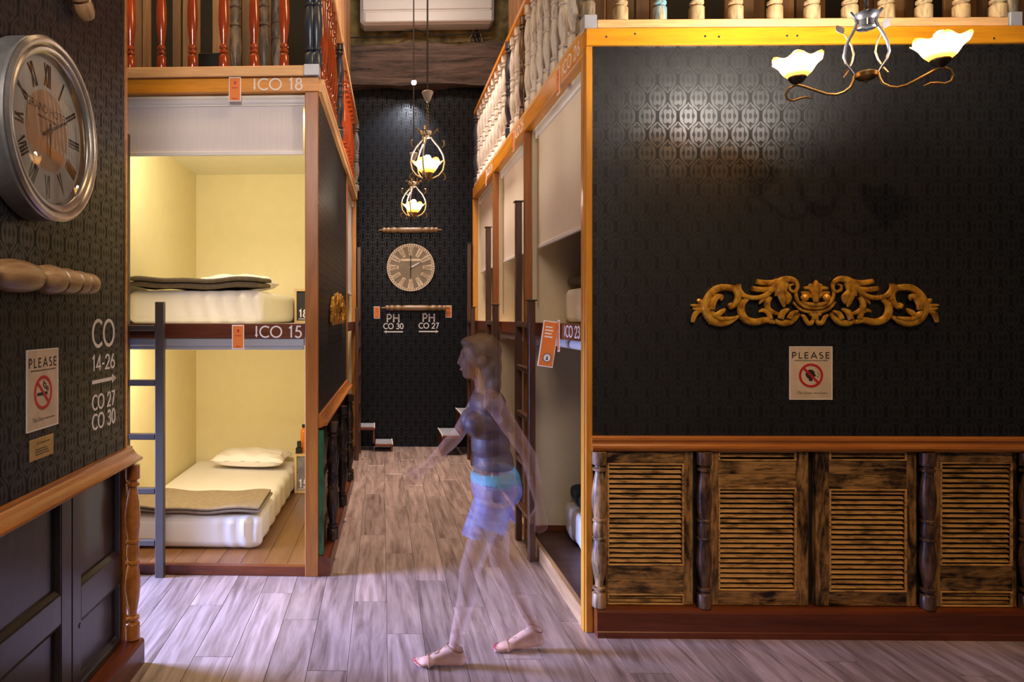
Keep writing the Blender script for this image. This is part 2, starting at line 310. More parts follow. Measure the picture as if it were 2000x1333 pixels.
# ------------------------------------------------------------------ builders
class MB:
    def __init__(s): s.v = []; s.f = []; s.m = []; s.sm = []
    def add(s, verts, faces, mi=0, sm=False):
        n = len(s.v); s.v += [tuple(v) for v in verts]
        for f in faces: s.f.append(tuple(i + n for i in f)); s.m.append(mi); s.sm.append(sm)
        return s
    def box(s, x0, x1, y0, y1, z0, z1, mi=0):
        if x0 > x1: x0, x1 = x1, x0
        if y0 > y1: y0, y1 = y1, y0
        if z0 > z1: z0, z1 = z1, z0
        v = [(x, y, z) for z in (z0, z1) for y in (y0, y1) for x in (x0, x1)]
        return s.add(v, [(0, 2, 3, 1), (4, 5, 7, 6), (0, 1, 5, 4), (2, 6, 7, 3), (0, 4, 6, 2), (1, 3, 7, 5)], mi)
    def bbox(s, x0, x1, y0, y1, z0, z1, b=0.004, mi=0):
        """box with chamfered edges"""
        bm = bmesh.new(); bmesh.ops.create_cube(bm, size=1)
        for v in bm.verts: v.co = ((x0 + x1) / 2 + v.co.x * (x1 - x0), (y0 + y1) / 2 + v.co.y * (y1 - y0), (z0 + z1) / 2 + v.co.z * (z1 - z0))
        bmesh.ops.bevel(bm, geom=bm.edges[:], offset=b, segments=1, affect='EDGES'); return s.bm(bm, mi)
    def bm(s, bm, mi=0, sm=False):
        bmesh.ops.recalc_face_normals(bm, faces=bm.faces[:])
        bm.verts.index_update(); s.add([v.co[:] for v in bm.verts], [[v.index for v in f.verts] for f in bm.faces], mi, sm); bm.free(); return s
    def prism(s, poly, y0, y1, mi=0):            # outline in x,z pushed through y
        n = len(poly); v = [(x, y0, z) for x, z in poly] + [(x, y1, z) for x, z in poly]
        return s.add(v, [tuple(range(n)), tuple(range(2 * n - 1, n - 1, -1))] + [((i + 1) % n, i, i + n, (i + 1) % n + n) for i in range(n)], mi)
    def moulding(s, prof, x0, x1, mi=0):         # outline in y,z pushed along x
        n = len(prof); v = [(x0, y, z) for y, z in prof] + [(x1, y, z) for y, z in prof]
        return s.add(v, [tuple(range(n)), tuple(range(2 * n - 1, n - 1, -1))] + [((i + 1) % n, i, i + n, (i + 1) % n + n) for i in range(n)], mi)
    def lathe(s, prof, n=16, c=(0, 0, 0), axis='z', sx=1.0, sy=1.0, mi=0, arc=None, flute=None):
        v = []; fs = []; m = len(prof)
        for i in range(n):
            a = 2 * PI * i / n
            for j, (r, h) in enumerate(prof):
                k = r * (1 + (flute[0] * math.cos(flute[1] * a) * (j / (m - 1)) ** flute[2] if flute else 0))
                p = (k * math.cos(a) * sx, k * math.sin(a) * sy, h)
                if axis == 'x': p = (p[2], p[0], p[1])
                if axis == 'y': p = (p[0], p[2], p[1])
                v.append((p[0] + c[0], p[1] + c[1], p[2] + c[2]))
        for i in range(n):
            k = (i + 1) % n
            for j in range(m - 1): fs.append((i * m + j, k * m + j, k * m + j + 1, i * m + j + 1))
        fs.append(tuple(i * m for i in range(n - 1, -1, -1))); fs.append(tuple(i * m + m - 1 for i in range(n)))
        return s.add(v, fs, mi, True)
    def tube(s, path, rad, n=8, flat=(1, 1), mi=0, closed=False):
        path = [Vector(p) for p in path]; m = len(path)
        rads = rad if isinstance(rad, (list, tuple)) else [rad] * m
        if len(rads) != m: rads = [rads[0] + (rads[-1] - rads[0]) * i / (m - 1) for i in range(m)] if len(rads) == 2 else rads
        v = []; fs = []; up = None
        for i, p in enumerate(path):
            t = (path[(i + 1) % m if closed else min(i + 1, m - 1)] - path[(i - 1) % m if closed else max(i - 1, 0)]).normalized()
            if up is None:
                up = Vector((0, 1, 0)) if abs(t.y) < 0.9 else Vector((1, 0, 0))
            up = (up - t * up.dot(t)).normalized(); sd = t.cross(up)
            for k in range(n):
                a = 2 * PI * k / n; q = p + sd * math.cos(a) * rads[i] * flat[0] + up * math.sin(a) * rads[i] * flat[1]; v.append(q[:])
        for i in range(m if closed else m - 1):
            i2 = (i + 1) % m
            for k in range(n): fs.append((i * n + k, i * n + (k + 1) % n, i2 * n + (k + 1) % n, i2 * n + k))
        if not closed: fs.append(tuple(range(n - 1, -1, -1))); fs.append(tuple((m - 1) * n + k for k in range(n)))
        return s.add(v, fs, mi, True)
    def ball(s, c, r, nu=14, nv=9, mi=0):
        if not isinstance(r, tuple): r = (r,) * 3
        v = [(c[0], c[1], c[2] - r[2])]; fs = []
        for j in range(1, nv):
            t = -PI / 2 + PI * j / nv
            for i in range(nu):
                a = 2 * PI * i / nu; v.append((c[0] + r[0] * math.cos(t) * math.cos(a), c[1] + r[1] * math.cos(t) * math.sin(a), c[2] + r[2] * math.sin(t)))
        v.append((c[0], c[1], c[2] + r[2])); L = len(v) - 1
        for i in range(nu):
            k = (i + 1) % nu; fs.append((0, 1 + k, 1 + i)); fs.append((L, L - nu + i, L - nu + k))
            for j in range(nv - 2): fs.append((1 + j * nu + i, 1 + j * nu + k, 1 + (j + 1) * nu + k, 1 + (j + 1) * nu + i))
        return s.add(v, fs, mi, True)
    def ribbon(s, pts, w, y0, y1, mi=0, closed=False):     # a flat stroke in x,z
        P = [Vector((p[0], p[1])) for p in pts]; m = len(P); L = []
        for i in range(m):
            a = P[i - 1] if (i > 0 or closed) else None; b = P[(i + 1) % m] if (i < m - 1 or closed) else None
            d1 = (P[i] - a).normalized() if a is not None else None; d2 = (b - P[i]).normalized() if b is not None else None
            d1 = d1 or d2; d2 = d2 or d1
            n = Vector((-(d1 + d2).y, (d1 + d2).x))
            n = n.normalized() if n.length > 1e-6 else Vector((-d1.y, d1.x))
            k = max(0.45, n.dot(Vector((-d1.y, d1.x)))); L.append(n * (w / 2 / k))
        for i in range(m if closed else m - 1):
            k = (i + 1) % m
            q = [P[i] - L[i], P[k] - L[k], P[k] + L[k], P[i] + L[i]]
            s.prism([(p.x, p.y) for p in q], y0, y1, mi)
        return s
    def mesh(s, name):
        me = D.meshes.new(name); me.from_pydata(s.v, [], s.f); me.polygons.foreach_set('material_index', s.m)
        me.polygons.foreach_set('use_smooth', s.sm); me.update()
        if any(s.sm) and len(s.f) < 20000: me.set_sharp_from_angle(angle=R(38))
        return me
class Frame:                                                 # a wall seen from the front: x right, y into the wall, z up
    def __init__(s, ox, oy, deg): s.o = (ox, oy); s.r = R(deg); s.c = math.cos(s.r); s.s = math.sin(s.r)
    def P(s, x, y, z): return (s.o[0] + x * s.c - y * s.s, s.o[1] + x * s.s + y * s.c, z)
    def at(s, px, py, y=0.0):                                # where the ray of a photo pixel meets the plane at depth y
        dx, dz = (px - PPX) / F, (PPY - py) / F              # direction (dx, 1, dz)
        n = (-s.s, s.c); den = n[0] * dx + n[1]
        t = (n[0] * s.o[0] + n[1] * s.o[1] + y) / den
        X, Y = dx * t - s.o[0], t - s.o[1]
        return X * s.c + Y * s.s, CAMZ + dz * t
WORLD = Frame(0, 0, 0)
def at(px, py, Y): return ((px - PPX) / F * Y, Y, CAMZ + (PPY - py) / F * Y)
def link(name, me, mats, parent=None, loc=None, rot=None):
    o = D.objects.new(name, me); COL.objects.link(o)
    if parent: o.parent = parent
    if loc: o.location = loc
    if rot: o.rotation_euler = rot
    return o
def mk(mb, name, mats):
    me = mb.mesh(name) if isinstance(mb, MB) else mb
    if isinstance(mb, MB):
        for m in (mats if isinstance(mats, (list, tuple)) else [mats]): me.materials.append(MATS[m])
    return me
def part(mb, name, mats, parent, loc=None, rot=None, label=None):
    o = link(name, mk(mb, name, mats), mats, parent, loc, rot)
    if label: o['label'] = label
    return o
def tag(o, label, cat, group=None, kind=None):
    o['label'] = label; o['category'] = cat
    if group: o['group'] = group
    if kind: o['kind'] = kind
    return o
def thing(name, label, cat, fr=WORLD, p=(0, 0, 0), group=None, rot=0.0):
    o = D.objects.new(name, None); COL.objects.link(o); o.empty_display_size = 0.1
    o.location = fr.P(*p); o.rotation_euler = (0, 0, fr.r + rot); return tag(o, label, cat, group)
def one(mb, name, mats, label, cat, fr=WORLD, p=(0, 0, 0), group=None, rot=(0, 0, 0)):
    o = link(name, mk(mb, name, mats), mats, None, fr.P(*p), (rot[0], rot[1], fr.r + rot[2])); return tag(o, label, cat, group)
def struct(name, mb, mats, fr=WORLD, p=(0, 0, 0)):
    o = link(name, mk(mb, name, mats), mats, None, fr.P(*p), (0, 0, fr.r)); o['kind'] = 'structure'; return o
def copy_tree(o, parent=None):
    c = o.copy(); COL.objects.link(c); c.parent = parent
    for ch in o.children: copy_tree(ch, c)
    return c
# ---- stroke lettering in a geometric sans
def arc(cx, cy, rx, ry, a0, a1, n=18): return [(cx + rx * math.cos(R(a0 + (a1 - a0) * i / n)), cy + ry * math.sin(R(a0 + (a1 - a0) * i / n))) for i in range(n + 1)]
GL = {
 'C': (0.82, [arc(.5, .5, .46, .46, 48, 312)]), 'O': (1.0, [arc(.5, .5, .46, .46, 0, 360)]), '0': (0.66, [arc(.32, .5, .27, .46, 0, 360)]),
 '1': (0.42, [[(.06, .80), (.24, .96), (.24, 0)]]), '2': (0.64, [arc(.31, .69, .25, .27, 175, -35, 14) + [(.06, .04), (.60, .04)]]),
 '3': (0.62, [arc(.29, .74, .21, .22, 160, -90, 12) + arc(.29, .27, .25, .25, 90, -160, 14)[1:]]),
 '4': (0.68, [[(.48, 0), (.48, .95), (.05, .25), (.64, .25)]]), '5': (0.64, [[(.54, .96), (.22, .96), (.14, .56)] + arc(.29, .31, .27, .28, 118, -150, 14)]),
 '6': (0.64, [[(.42, .98), (.10, .42)], arc(.31, .29, .26, .26, 0, 360)]), '7': (0.60, [[(.04, .96), (.54, .96), (.18, 0)]]),
 '8': (0.62, [arc(.31, .75, .19, .21, 0, 360), arc(.31, .27, .25, .25, 0, 360)]),
 'P': (0.60, [[(.09, 0), (.09, .96), (.28, .96)] + arc(.28, .70, .24, .26, 90, -90, 10) + [(.09, .44)]]), 'H': (0.78, [[(.09, 0), (.09, 1)], [(.66, 0), (.66, 1)], [(.09, .52), (.66, .52)]]),
 'L': (0.50, [[(.09, 1), (.09, .05), (.46, .05)]]), 'E': (0.58, [[(.50, .95), (.09, .95), (.09, .05), (.50, .05)], [(.09, .52), (.47, .52)]]),
 'A': (0.80, [[(.03, 0), (.39, .97), (.75, 0)], [(.17, .32), (.61, .32)]]),
 'S': (0.56, [arc(.27, .74, .19, .21, 50, 270, 12) + arc(.27, .28, .21, .24, 90, -140, 12)[1:]]),
 '-': (0.36, [[(.04, .40), (.30, .40)]]), ' ': (0.36, []), 'I': (0.26, [[(.13, 0), (.13, 1)]]), 'V': (0.62, [[(.03, 1), (.31, .03), (.59, 1)]]), 'X': (0.62, [[(.04, 0), (.58, 1)], [(.04, 1), (.58, 0)]]),
 '|': (0.34, [[(.14, 1), (.14, .12)], [(.02, .26), (.14, .03), (.26, .26)]]),
}
def letters(mb, text, x, z, h, w=0.13, sx=1.0, y0=-0.0015, y1=0.0, mi=0, gap=0.10, align='l'):
    tot = sum(GL[c][0] + gap for c in text) * h * sx - gap * h * sx
    if align == 'c': x -= tot / 2
    if align == 'r': x -= tot
    for c in text:
        for st in GL[c][1]:
            cl = len(st) > 4 and abs(st[0][0] - st[-1][0]) < 1e-6 and abs(st[0][1] - st[-1][1]) < 1e-6
            pts = [(x + a * h * sx, z + b * h) for a, b in (st[:-1] if cl else st)]
            mb.ribbon(pts, w * h, y0, y1, mi, cl)
        x += (GL[c][0] + gap) * h * sx
    return mb
def arrow(mb, x0, x1, z, w, y0=-0.0015, y1=0.0, mi=0):
    d = 1 if x1 > x0 else -1
    mb.ribbon([(x0, z), (x1 - d * w, z)], w, y0, y1, mi)
    mb.prism([(x1 - d * 2.6 * w, z - 1.35 * w), (x1, z), (x1 - d * 2.6 * w, z + 1.35 * w)], y0, y1, mi); return mb
def typed(text, size, parent, name, mat, loc, align='CENTER', shear=0.0, sx=1.0):
    """small print, as a flat mesh standing in the x,z plane"""
    cu = D.curves.new('print', 'FONT'); cu.body = text; cu.size = size; cu.align_x = align; cu.shear = shear; cu.resolution_u = 2
    t = D.objects.new('print', cu); COL.objects.link(t); bpy.context.view_layer.update()
    me = D.meshes.new_from_object(t.evaluated_get(bpy.context.evaluated_depsgraph_get())); D.objects.remove(t); D.curves.remove(cu)
    me.transform(Matrix.Diagonal((sx, 1, 1, 1))); me.transform(Matrix.Rotation(R(90), 4, 'X')); me.materials.clear(); me.materials.append(MATS[mat]); me.name = name
    return link(name, me, None, parent, loc)
# ------------------------------------------------------------------ frames of the walls
RF = Frame(1.191, 3.79, -0.9); RC = Frame(1.191, 3.79, -90.9)
LF = Frame(-0.357, 4.608, -2.05); LC = Frame(-0.357, 4.608, 87.95)
WF = Frame(-1.237, 3.43, 87.7); BF = Frame(0.604, 9.236, -2.05)
_tn = [0]
def trim(mb, mats, fr=WORLD, p=(0, 0, 0)):
    _tn[0] += 1; return struct('trim_%d' % _tn[0], mb, mats, fr, p)
def softbox(x0, x1, y0, y1, z0, z1, r=0.05, cuts=12, fn=None):
    bm = bmesh.new(); bmesh.ops.create_cube(bm, size=1); bmesh.ops.subdivide_edges(bm, edges=bm.edges[:], cuts=cuts, use_grid_fill=True)
    h = Vector(((x1 - x0) / 2, (y1 - y0) / 2, (z1 - z0) / 2)); c = Vector(((x0 + x1) / 2, (y0 + y1) / 2, (z0 + z1) / 2))
    r = min(r, h.x, h.y, h.z)
    for v in bm.verts:
        p = Vector((v.co.x * 2 * h.x, v.co.y * 2 * h.y, v.co.z * 2 * h.z)); q = Vector([max(-(h[i] - r), min(h[i] - r, p[i])) for i in range(3)]); d = p - q
        if d.length > 1e-9: p = q + d.normalized() * min(r, max(abs(d.x), abs(d.y), abs(d.z)))
        v.co = p + c
        if fn: v.co = v.co + Vector(fn(v.co))
    return MB().bm(bm, 0, True)
def pillow(w, d, h, n=18):
    v = []; fs = []
    for sgn in (1, -1):
        b = len(v)
        for j in range(n + 1):
            for i in range(n + 1):
                a, c = -1 + 2 * i / n, -1 + 2 * j / n
                k = max(0, (1 - a * a) * (1 - c * c)) ** 0.34
                pin = 1 - 0.10 * (1 - abs(a)) * abs(c) ** 3; pin2 = 1 - 0.08 * (1 - abs(c)) * abs(a) ** 3
                wr = 0.006 * math.sin(9 * a + 4 * c) * k + 0.004 * math.sin(17 * a * c + 2 * a)
                v.append((a * w / 2 * pin2, c * d / 2 * pin, h / 2 + sgn * (k * h / 2 + wr * (1 if sgn > 0 else 0)) * (1.0 if sgn > 0 else 0.9)))
        for j in range(n):
            for i in range(n):
                q = (b + j * (n + 1) + i, b + j * (n + 1) + i + 1, b + (j + 1) * (n + 1) + i + 1, b + (j + 1) * (n + 1) + i)
                fs.append(q if sgn > 0 else q[::-1])
    return MB().add(v, fs, 0, True)
# ------------------------------------------------------------------ floor of single boards
FR = Frame(0, 0, -0.9)
floor = struct('floor', MB().box(-4.2, 4.6, 0.8, 9.5, -0.06, -0.004), 'dark_void', FR)
plank_me = MB().bbox(0, 0.1975, 0, 1.283, -0.006, 0.0, 0.0012).mesh('plank'); plank_me.materials.append(MATS['floor_oak'])
offs = [0.0, 0.52, 0.93, 0.27, 0.74, 1.12, 0.40, 0.86]
for i in range(-14, 22):
    x = i * 0.1995 + 0.03
    y = 1.2 - offs[i % 8]
    while y < 9.3:
        Y2 = y + 1.285
        near = y < 4.7 and -2.6 < x < min(4.2, Y2 * 1.05) and x > -0.75 * Y2 - 0.2 and Y2 > 2.3
        hall = Y2 > 4.5 and -0.65 < x < 1.3
        if near or hall:
            if not (x < -1.5 and Y2 < 3.4): link('plank', plank_me, None, floor, (x, y, 0))
        y += 1.286
struct('ceiling', MB().box(-4.2, 4.6, 1.0, 9.6, 6.75, 6.85), 'ceiling_dark')
# ------------------------------------------------------------------ back wall
struct('wall_back', MB().box(-3.2, 3.4, 0, 0.1, 0, 4.95), 'paper_far', BF)
struct('wall_back_upper', MB().box(-3.6, 3.8, 0.0, 0.12, 4.96, 6.74), 'stone_wall', BF)
x0, zb = BF.at(697, 166, -0.2); x1, zt = BF.at(985, 82, -0.2)
beam = MB()
n = 40; rr = random.Random(3)
def wob(i, k): return 0.018 * math.sin(i * 0.9 + k) + rr.uniform(-0.012, 0.012)
vs = []
for i in range(n + 1):
    x = -3.0 + 6.2 * i / n
    vs += [(x, -0.2 + wob(i, 0) * 0.5, zb + wob(i, 1)), (x, -0.2 + wob(i, 2) * 0.5, zt + wob(i, 3)), (x, -0.005, zt + wob(i, 4)), (x, -0.005, zb + wob(i, 5))]
fs = [(0, 1, 2, 3), tuple(4 * n + k for k in (3, 2, 1, 0))]
for i in range(n):
    for k in range(4): fs.append((4 * i + k, 4 * i + 4 + k, 4 * i + 4 + (k + 1) % 4, 4 * i + (k + 1) % 4))
beam.add(vs, fs, 0, False)
struct('beam', beam, 'beam_wood', BF)
# ------------------------------------------------------------------ left wall with its dado
WL = -2.6
struct('wall_left', MB().box(WL, -0.012, 0.0, 0.10, 1.05, 3.75), 'paper_left', WF)
trim(MB().bbox(-0.012, 0.012, -0.006, 0.10, 0.10, 3.75, 0.003), 'rail_wood', WF)
railp = [(0.02, 1.010), (-0.020, 1.010), (-0.030, 1.018), (-0.042, 1.020), (-0.066, 1.026), (-0.072, 1.033), (-0.070, 1.041), (-0.058, 1.046), (-0.046, 1.052), (-0.034, 1.064), (-0.024, 1.078), (-0.018, 1.084), (-0.018, 1.094), (-0.004, 1.098), (0.02, 1.098)]
trim(MB().moulding(railp, WL, 0.045), 'rail_wood', WF)
struct('baseboard_left', MB().moulding([(0.02, 0), (-0.085, 0), (-0.085, 0.112), (-0.078, 0.124), (-0.02, 0.132), (0.02, 0.132)], WL, 0.03), 'red_wood_x', WF)
struct('wall_left_lower', MB().box(WL, -0.02, 0.05, 0.10, 0.10, 1.05), 'dark_void', WF)
def panel_door(name, label, x0, x1, stile, zr=(0.135, 0.44, 0.585, 1.012), mat='dark_door'):
    """a reclaimed panelled door cut down as dado: stiles, rails, sunk panels with a moulded edge"""
    t = thing(name, label, 'door panel', WF, (x0, 0, 0)); w = x1 - x0; y0, y1 = 0.0, 0.045
    part(MB().bbox(0, stile[0], y0, y1, zr[0], zr[3], 0.003), 'stile', mat, t); part(MB().bbox(w - stile[1], w, y0, y1, zr[0], zr[3], 0.003), 'stile', mat, t)
    part(MB().bbox(stile[0], w - stile[1], y0 + 0.001, y1, zr[1], zr[2], 0.003), 'rail', mat, t)
    part(MB().bbox(stile[0], w - stile[1], y0 + 0.001, y1, zr[0], zr[0] + 0.03, 0.003), 'rail', mat, t)
    for a, b in ((zr[0] + 0.03, zr[1]), (zr[2], zr[3])):
        part(MB().box(stile[0], w - stile[1], 0.026, 0.034, a, b), 'panel', mat, t)
        e = MB(); xa, xb = stile[0], w - stile[1]; q = 0.028
        pr = [(0.026, 0), (0.026, q), (0.016, q * 0.8), (0.004, q * 0.2), (0.002, 0)]
        e.moulding([(y, a + z) for y, z in pr], xa, xb); e.moulding([(y, b - z) for y, z in pr][::-1], xa, xb)
        for xs, d in ((xa, 1), (xb, -1)):
            v = [(xs + d * z, y, zz) for zz in (a, b) for y, z in pr]; k = len(pr)
            e.add(v, [tuple(range(k)), tuple(range(2 * k - 1, k - 1, -1))] + [(i, (i + 1) % k, (i + 1) % k + k, i + k) for i in range(k)])
        part(e, 'panel_moulding', mat, t)
    return t
xg = WF.at(141, 1200)[0]
xa = WF.at(159, 1200)[0]; xb = WF.at(121, 1200)[0]
d1 = panel_door('door_panel', 'dark painted door panel under the rail, next to the turned corner post', xg + 0.003, -0.055, (xa - xg - 0.003, 0.012))
part(MB().lathe([(0.0, 0.0), (0.012, 0.0), (0.012, 0.003), (0.0, 0.004)], 14, (0.07, -0.003, 0.42), 'y'), 'keyhole', 'bottle_black', d1)
panel_door('door_panel', 'dark painted door panel at the left edge, under the big grey clock', xg - 1.0, xg - 0.003, (0.11, xg - xb), (0.135, 0.50, 0.62, 1.012))
# ------------------------------------------------------------------ turned balusters
VASE = [(0.031, 0), (0.032, 0.004), (0.032, 0.066), (0.029, 0.072), (0.018, 0.076), (0.018, 0.082), (0.029, 0.088), (0.029, 0.098), (0.019, 0.104), (0.019, 0.110), (0.030, 0.118), (0.028, 0.130), (0.018, 0.138), (0.021, 0.160), (0.030, 0.21), (0.036, 0.28), (0.034, 0.36), (0.026, 0.46), (0.019, 0.55), (0.018, 0.60), (0.028, 0.61), (0.028, 0.625), (0.019, 0.63), (0.019, 0.66), (0.028, 0.665), (0.028, 0.685), (0.020, 0.69), (0.030, 0.70), (0.030, 0.80)]
DOUBLE = [(0.034, 0), (0.034, 0.075), (0.030, 0.082), (0.022, 0.086), (0.022, 0.094), (0.032, 0.100), (0.032, 0.112), (0.020, 0.118), (0.021, 0.14), (0.031, 0.20), (0.037, 0.26), (0.034, 0.32), (0.027, 0.375), (0.026, 0.382), (0.033, 0.386), (0.033, 0.398), (0.027, 0.403), (0.031, 0.425), (0.031, 0.465), (0.027, 0.487), (0.033, 0.492), (0.033, 0.504), (0.027, 0.509), (0.034, 0.57), (0.037, 0.63), (0.031, 0.70), (0.021, 0.765), (0.020, 0.778), (0.032, 0.783), (0.032, 0.796), (0.022, 0.802), (0.022, 0.812), (0.034, 0.818), (0.034, 0.89)]
def sc(prof, h, r=1.0):
    k = h / prof[-1][1]; return [(a * r, b * k) for a, b in prof]
half_post = MB().lathe(sc(DOUBLE, 0.85, 1.12), 16)
def post_on_wall(fr, x, label, mat, z=0.16, h=0.85, r=1.12, y=-0.012, group=None):
    return one(MB().lathe(sc(DOUBLE, h, r), 16), 'turned_post', mat, label, 'post', fr, (x, y, z), group)
post_on_wall(WF, 0.002, 'brown turned wooden post at the free end of the left wall', 'rail_wood', 0.135, 0.875, 1.05, -0.035)
# ------------------------------------------------------------------ right front wall
RW = 3.3
struct('wall_right', MB().box(0.034, RW, 0.0, 0.05, 1.05, 3.27), 'paper_right', RF)
struct('wall_right_lower', MB().box(0.004, RW, 0.035, 0.05, 0.0, 1.05), 'dark_void', RF)
trim(MB().bbox(0.0, RW, -0.02, 0.045, 3.260, 3.354, 0.003), 'orange_wood_x', RF)
trim(MB().bbox(0.0, 0.036, -0.012, 0.045, 0.0, 3.259, 0.003), 'orange_wood_z', RF)
rp2 = [(0.02, 1.012), (-0.030, 1.012), (-0.040, 1.020), (-0.044, 1.032), (-0.040, 1.044), (-0.030, 1.052), (-0.026, 1.062), (-0.030, 1.074), (-0.026, 1.086), (-0.012, 1.094), (0.02, 1.096)]
trim(MB().moulding(rp2, 0.030, RW), 'rail_wood', RF)
struct('baseboard_right', MB().moulding([(0.03, 0), (-0.075, 0), (-0.075, 0.032), (-0.070, 0.036), (-0.070, 0.136), (-0.062, 0.150), (-0.04, 0.156), (0.03, 0.156)], 0.045, RW), 'red_wood_x', RF)
# screws in the front fascia
sp = MB()
for px, py in ((1184, 72), (1240, 66), (1377, 71), (1404, 72), (1537, 70), (1557, 70), (1941, 75)):
    u, z = RF.at(px, py, -0.02); sp.lathe([(0.006, 0), (0.006, -0.002), (0.003, -0.003)], 8, (u, -0.02, z), 'y')
scr = trim(sp, 'chrome', RF)
# ---- louvred shutters as dado
def shutter(label, x0, x1, op, top, bot, extra):
    """op: louvre opening (xa, xb, za, zb) in wall coordinates; extra: openings cut off by rail or skirting"""
    t = thing('louvred_shutter', label, 'shutter', RF, (x0, 0, 0), 'louvred shutters under the right rail'); S = 'shutter_stain'
    xa, xb, za, zb = op; y0, y1 = -0.012, 0.026; w = x1 - x0; a, b = xa - x0, xb - x0
    part(MB().bbox(0, a, y0, y1, bot, top, 0.003), 'stile', 'shutter_stain_z', t); part(MB().bbox(b, w, y0, y1, bot, top, 0.003), 'stile', 'shutter_stain_z', t)
    ops = sorted([(za, zb)] + extra); lv = bot
    for p, q in ops:
        if p - lv > 0.012:
            n = 2 if p - lv > 0.085 else 1
            for k in range(n): part(MB().bbox(a, b, y0 + 0.001, y1, lv + (p - lv) * k / n + (0.0012 if k else 0), lv + (p - lv) * (k + 1) / n, 0.003), 'rail', S, t)
        lv = q
    if top - lv > 0.012:
        n = 2 if top - lv > 0.085 else 1
        for k in range(n): part(MB().bbox(a, b, y0 + 0.001, y1, lv + (top - lv) * k / n + (0.0012 if k else 0), lv + (top - lv) * (k + 1) / n, 0.003), 'rail', S, t)
    for p, q in ops:
        bd = MB()
        for (u0, u1, w0, w1) in ((a, a + 0.009, p, q), (b - 0.009, b, p, q), (a + 0.009, b - 0.009, p, p + 0.009), (a + 0.009, b - 0.009, q - 0.009, q)):
            bd.bbox(u0, u1, y0 - 0.004, y0 + 0.01, w0, w1, 0.002)
        part(bd, 'louvre_bead', 'slat_stain', t)
        n = max(1, round((q - p - 0.018) / 0.0272)); pitch = (q - p - 0.018) / n
        L = (b - a) - 0.018
        sm = MB().bbox(-L / 2, L / 2, -0.0112, 0.0112, -0.0042, 0.0042, 0.0026).mesh('slat'); sm.materials.append(MATS['slat_stain'])
        for k in range(n):
            o = link('slat', sm, None, t, ((a + b) / 2, 0.006, p + 0.009 + pitch * (k + 0.5))); o.rotation_euler = (R(33 + random.uniform(-3, 3)), 0, R(random.uniform(-0.25, 0.25)))
    return t
def ux(px): return RF.at(px, 1030)[0]
def zy(py, px=1400): return RF.at(px, py)[1]
ST, SB = 1.012, 0.158
shutter('louvred shutter nearest the bunk doorway, tall louvres starting just below the rail', ux(1180), ux(1352), (ux(1185), ux(1334), zy(1105), zy(905)), ST, SB, [(SB, zy(1160))])
shutter('greyish louvred shutter left of the dark gap, louvres reaching down to the skirting', ux(1384), ux(1577), (ux(1401), ux(1553), zy(1153), zy(952)), ST, SB, [(zy(900), ST)])
shutter('honey-coloured louvred shutter right of the dark gap, louvres set low', ux(1591), ux(1787), (ux(1617), ux(1768), zy(1154), zy(954)), ST, SB, [(zy(899), ST)])
shutter('louvred shutter at the right edge of the photo, louvres set high', ux(1820), ux(1982), (ux(1833), ux(1974), zy(1102), zy(901)), ST, SB, [(SB, zy(1151))])
shutter('louvred shutter beyond the right edge of the photo', ux(2010), ux(2180), (ux(2022), ux(2168), zy(1153), zy(952)), ST, SB, [(zy(899), ST)])
for px, lb, m in ((1167, 'pale worn turned half post at the doorway end of the shutter dado', 'post_worn'), (1370, 'brown turned half post between the two left shutters', 'post_brown'),
               (1803, 'brown turned half post between the honey-coloured and the rightmost shutter', 'post_brown'), (1997, 'brown turned half post cut by the right edge of the photo', 'post_brown')):
    post_on_wall(RF, ux(px), lb, m, 0.157, 0.853, 1.12, -0.03, 'turned half posts in the shutter dado')
# ------------------------------------------------------------------ right block: three bays of bunks along the corridor (x = -distance)
RD = [0.0, 1.53, 3.03, 4.57]; DEP = 2.1
trim(MB().bbox(-4.60, 0.0, -0.012, 0.05, 3.215, 3.345, 0.003), 'orange_wood_x', RC)
trim(MB().bbox(-4.60, 0.0, -0.006, 0.04, 1.615, 1.715, 0.003), 'red_wood_x', RC)
trim(MB().bbox(-4.60, -0.02, -0.004, 0.03, 0.0, 0.105, 0.003), 'kick_wood', RC)
for d in RD:
    w = 0.05
    a = -d if d == 0 else -d - 0.025
    trim(MB().bbox(a - w, a, -0.010, 0.045, 0.0, 3.214, 0.003), 'orange_wood_z' if d in (0.0, 4.57) else 'red_wood_z', RC)
for i in range(3):
    d0, d1 = RD[i], RD[i + 1]
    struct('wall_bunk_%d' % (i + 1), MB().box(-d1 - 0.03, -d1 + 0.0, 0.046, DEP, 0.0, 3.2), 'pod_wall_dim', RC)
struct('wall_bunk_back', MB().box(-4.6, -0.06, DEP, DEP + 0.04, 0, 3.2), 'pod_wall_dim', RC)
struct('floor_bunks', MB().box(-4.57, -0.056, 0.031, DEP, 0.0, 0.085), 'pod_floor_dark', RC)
struct('floor_bunks_upper', MB().box(-4.57, -0.056, 0.041, DEP, 1.62, 1.70), 'pod_wall_dim', RC)
struct('ceiling_bunks', MB().box(-4.60, -0.056, 0.051, DEP + 0.04, 3.2, 3.27), 'pod_ceiling', RC)
struct('baseboard_bunk', MB().bbox(-1.53, -1.515, 0.05, DEP, 0.085, 0.13, 0.002), 'red_wood_x', RC)
struct('floor_loft_right', MB().box(0.0, RW, 0.055, 4.6, 3.275, 3.352), 'pine_x', RF)
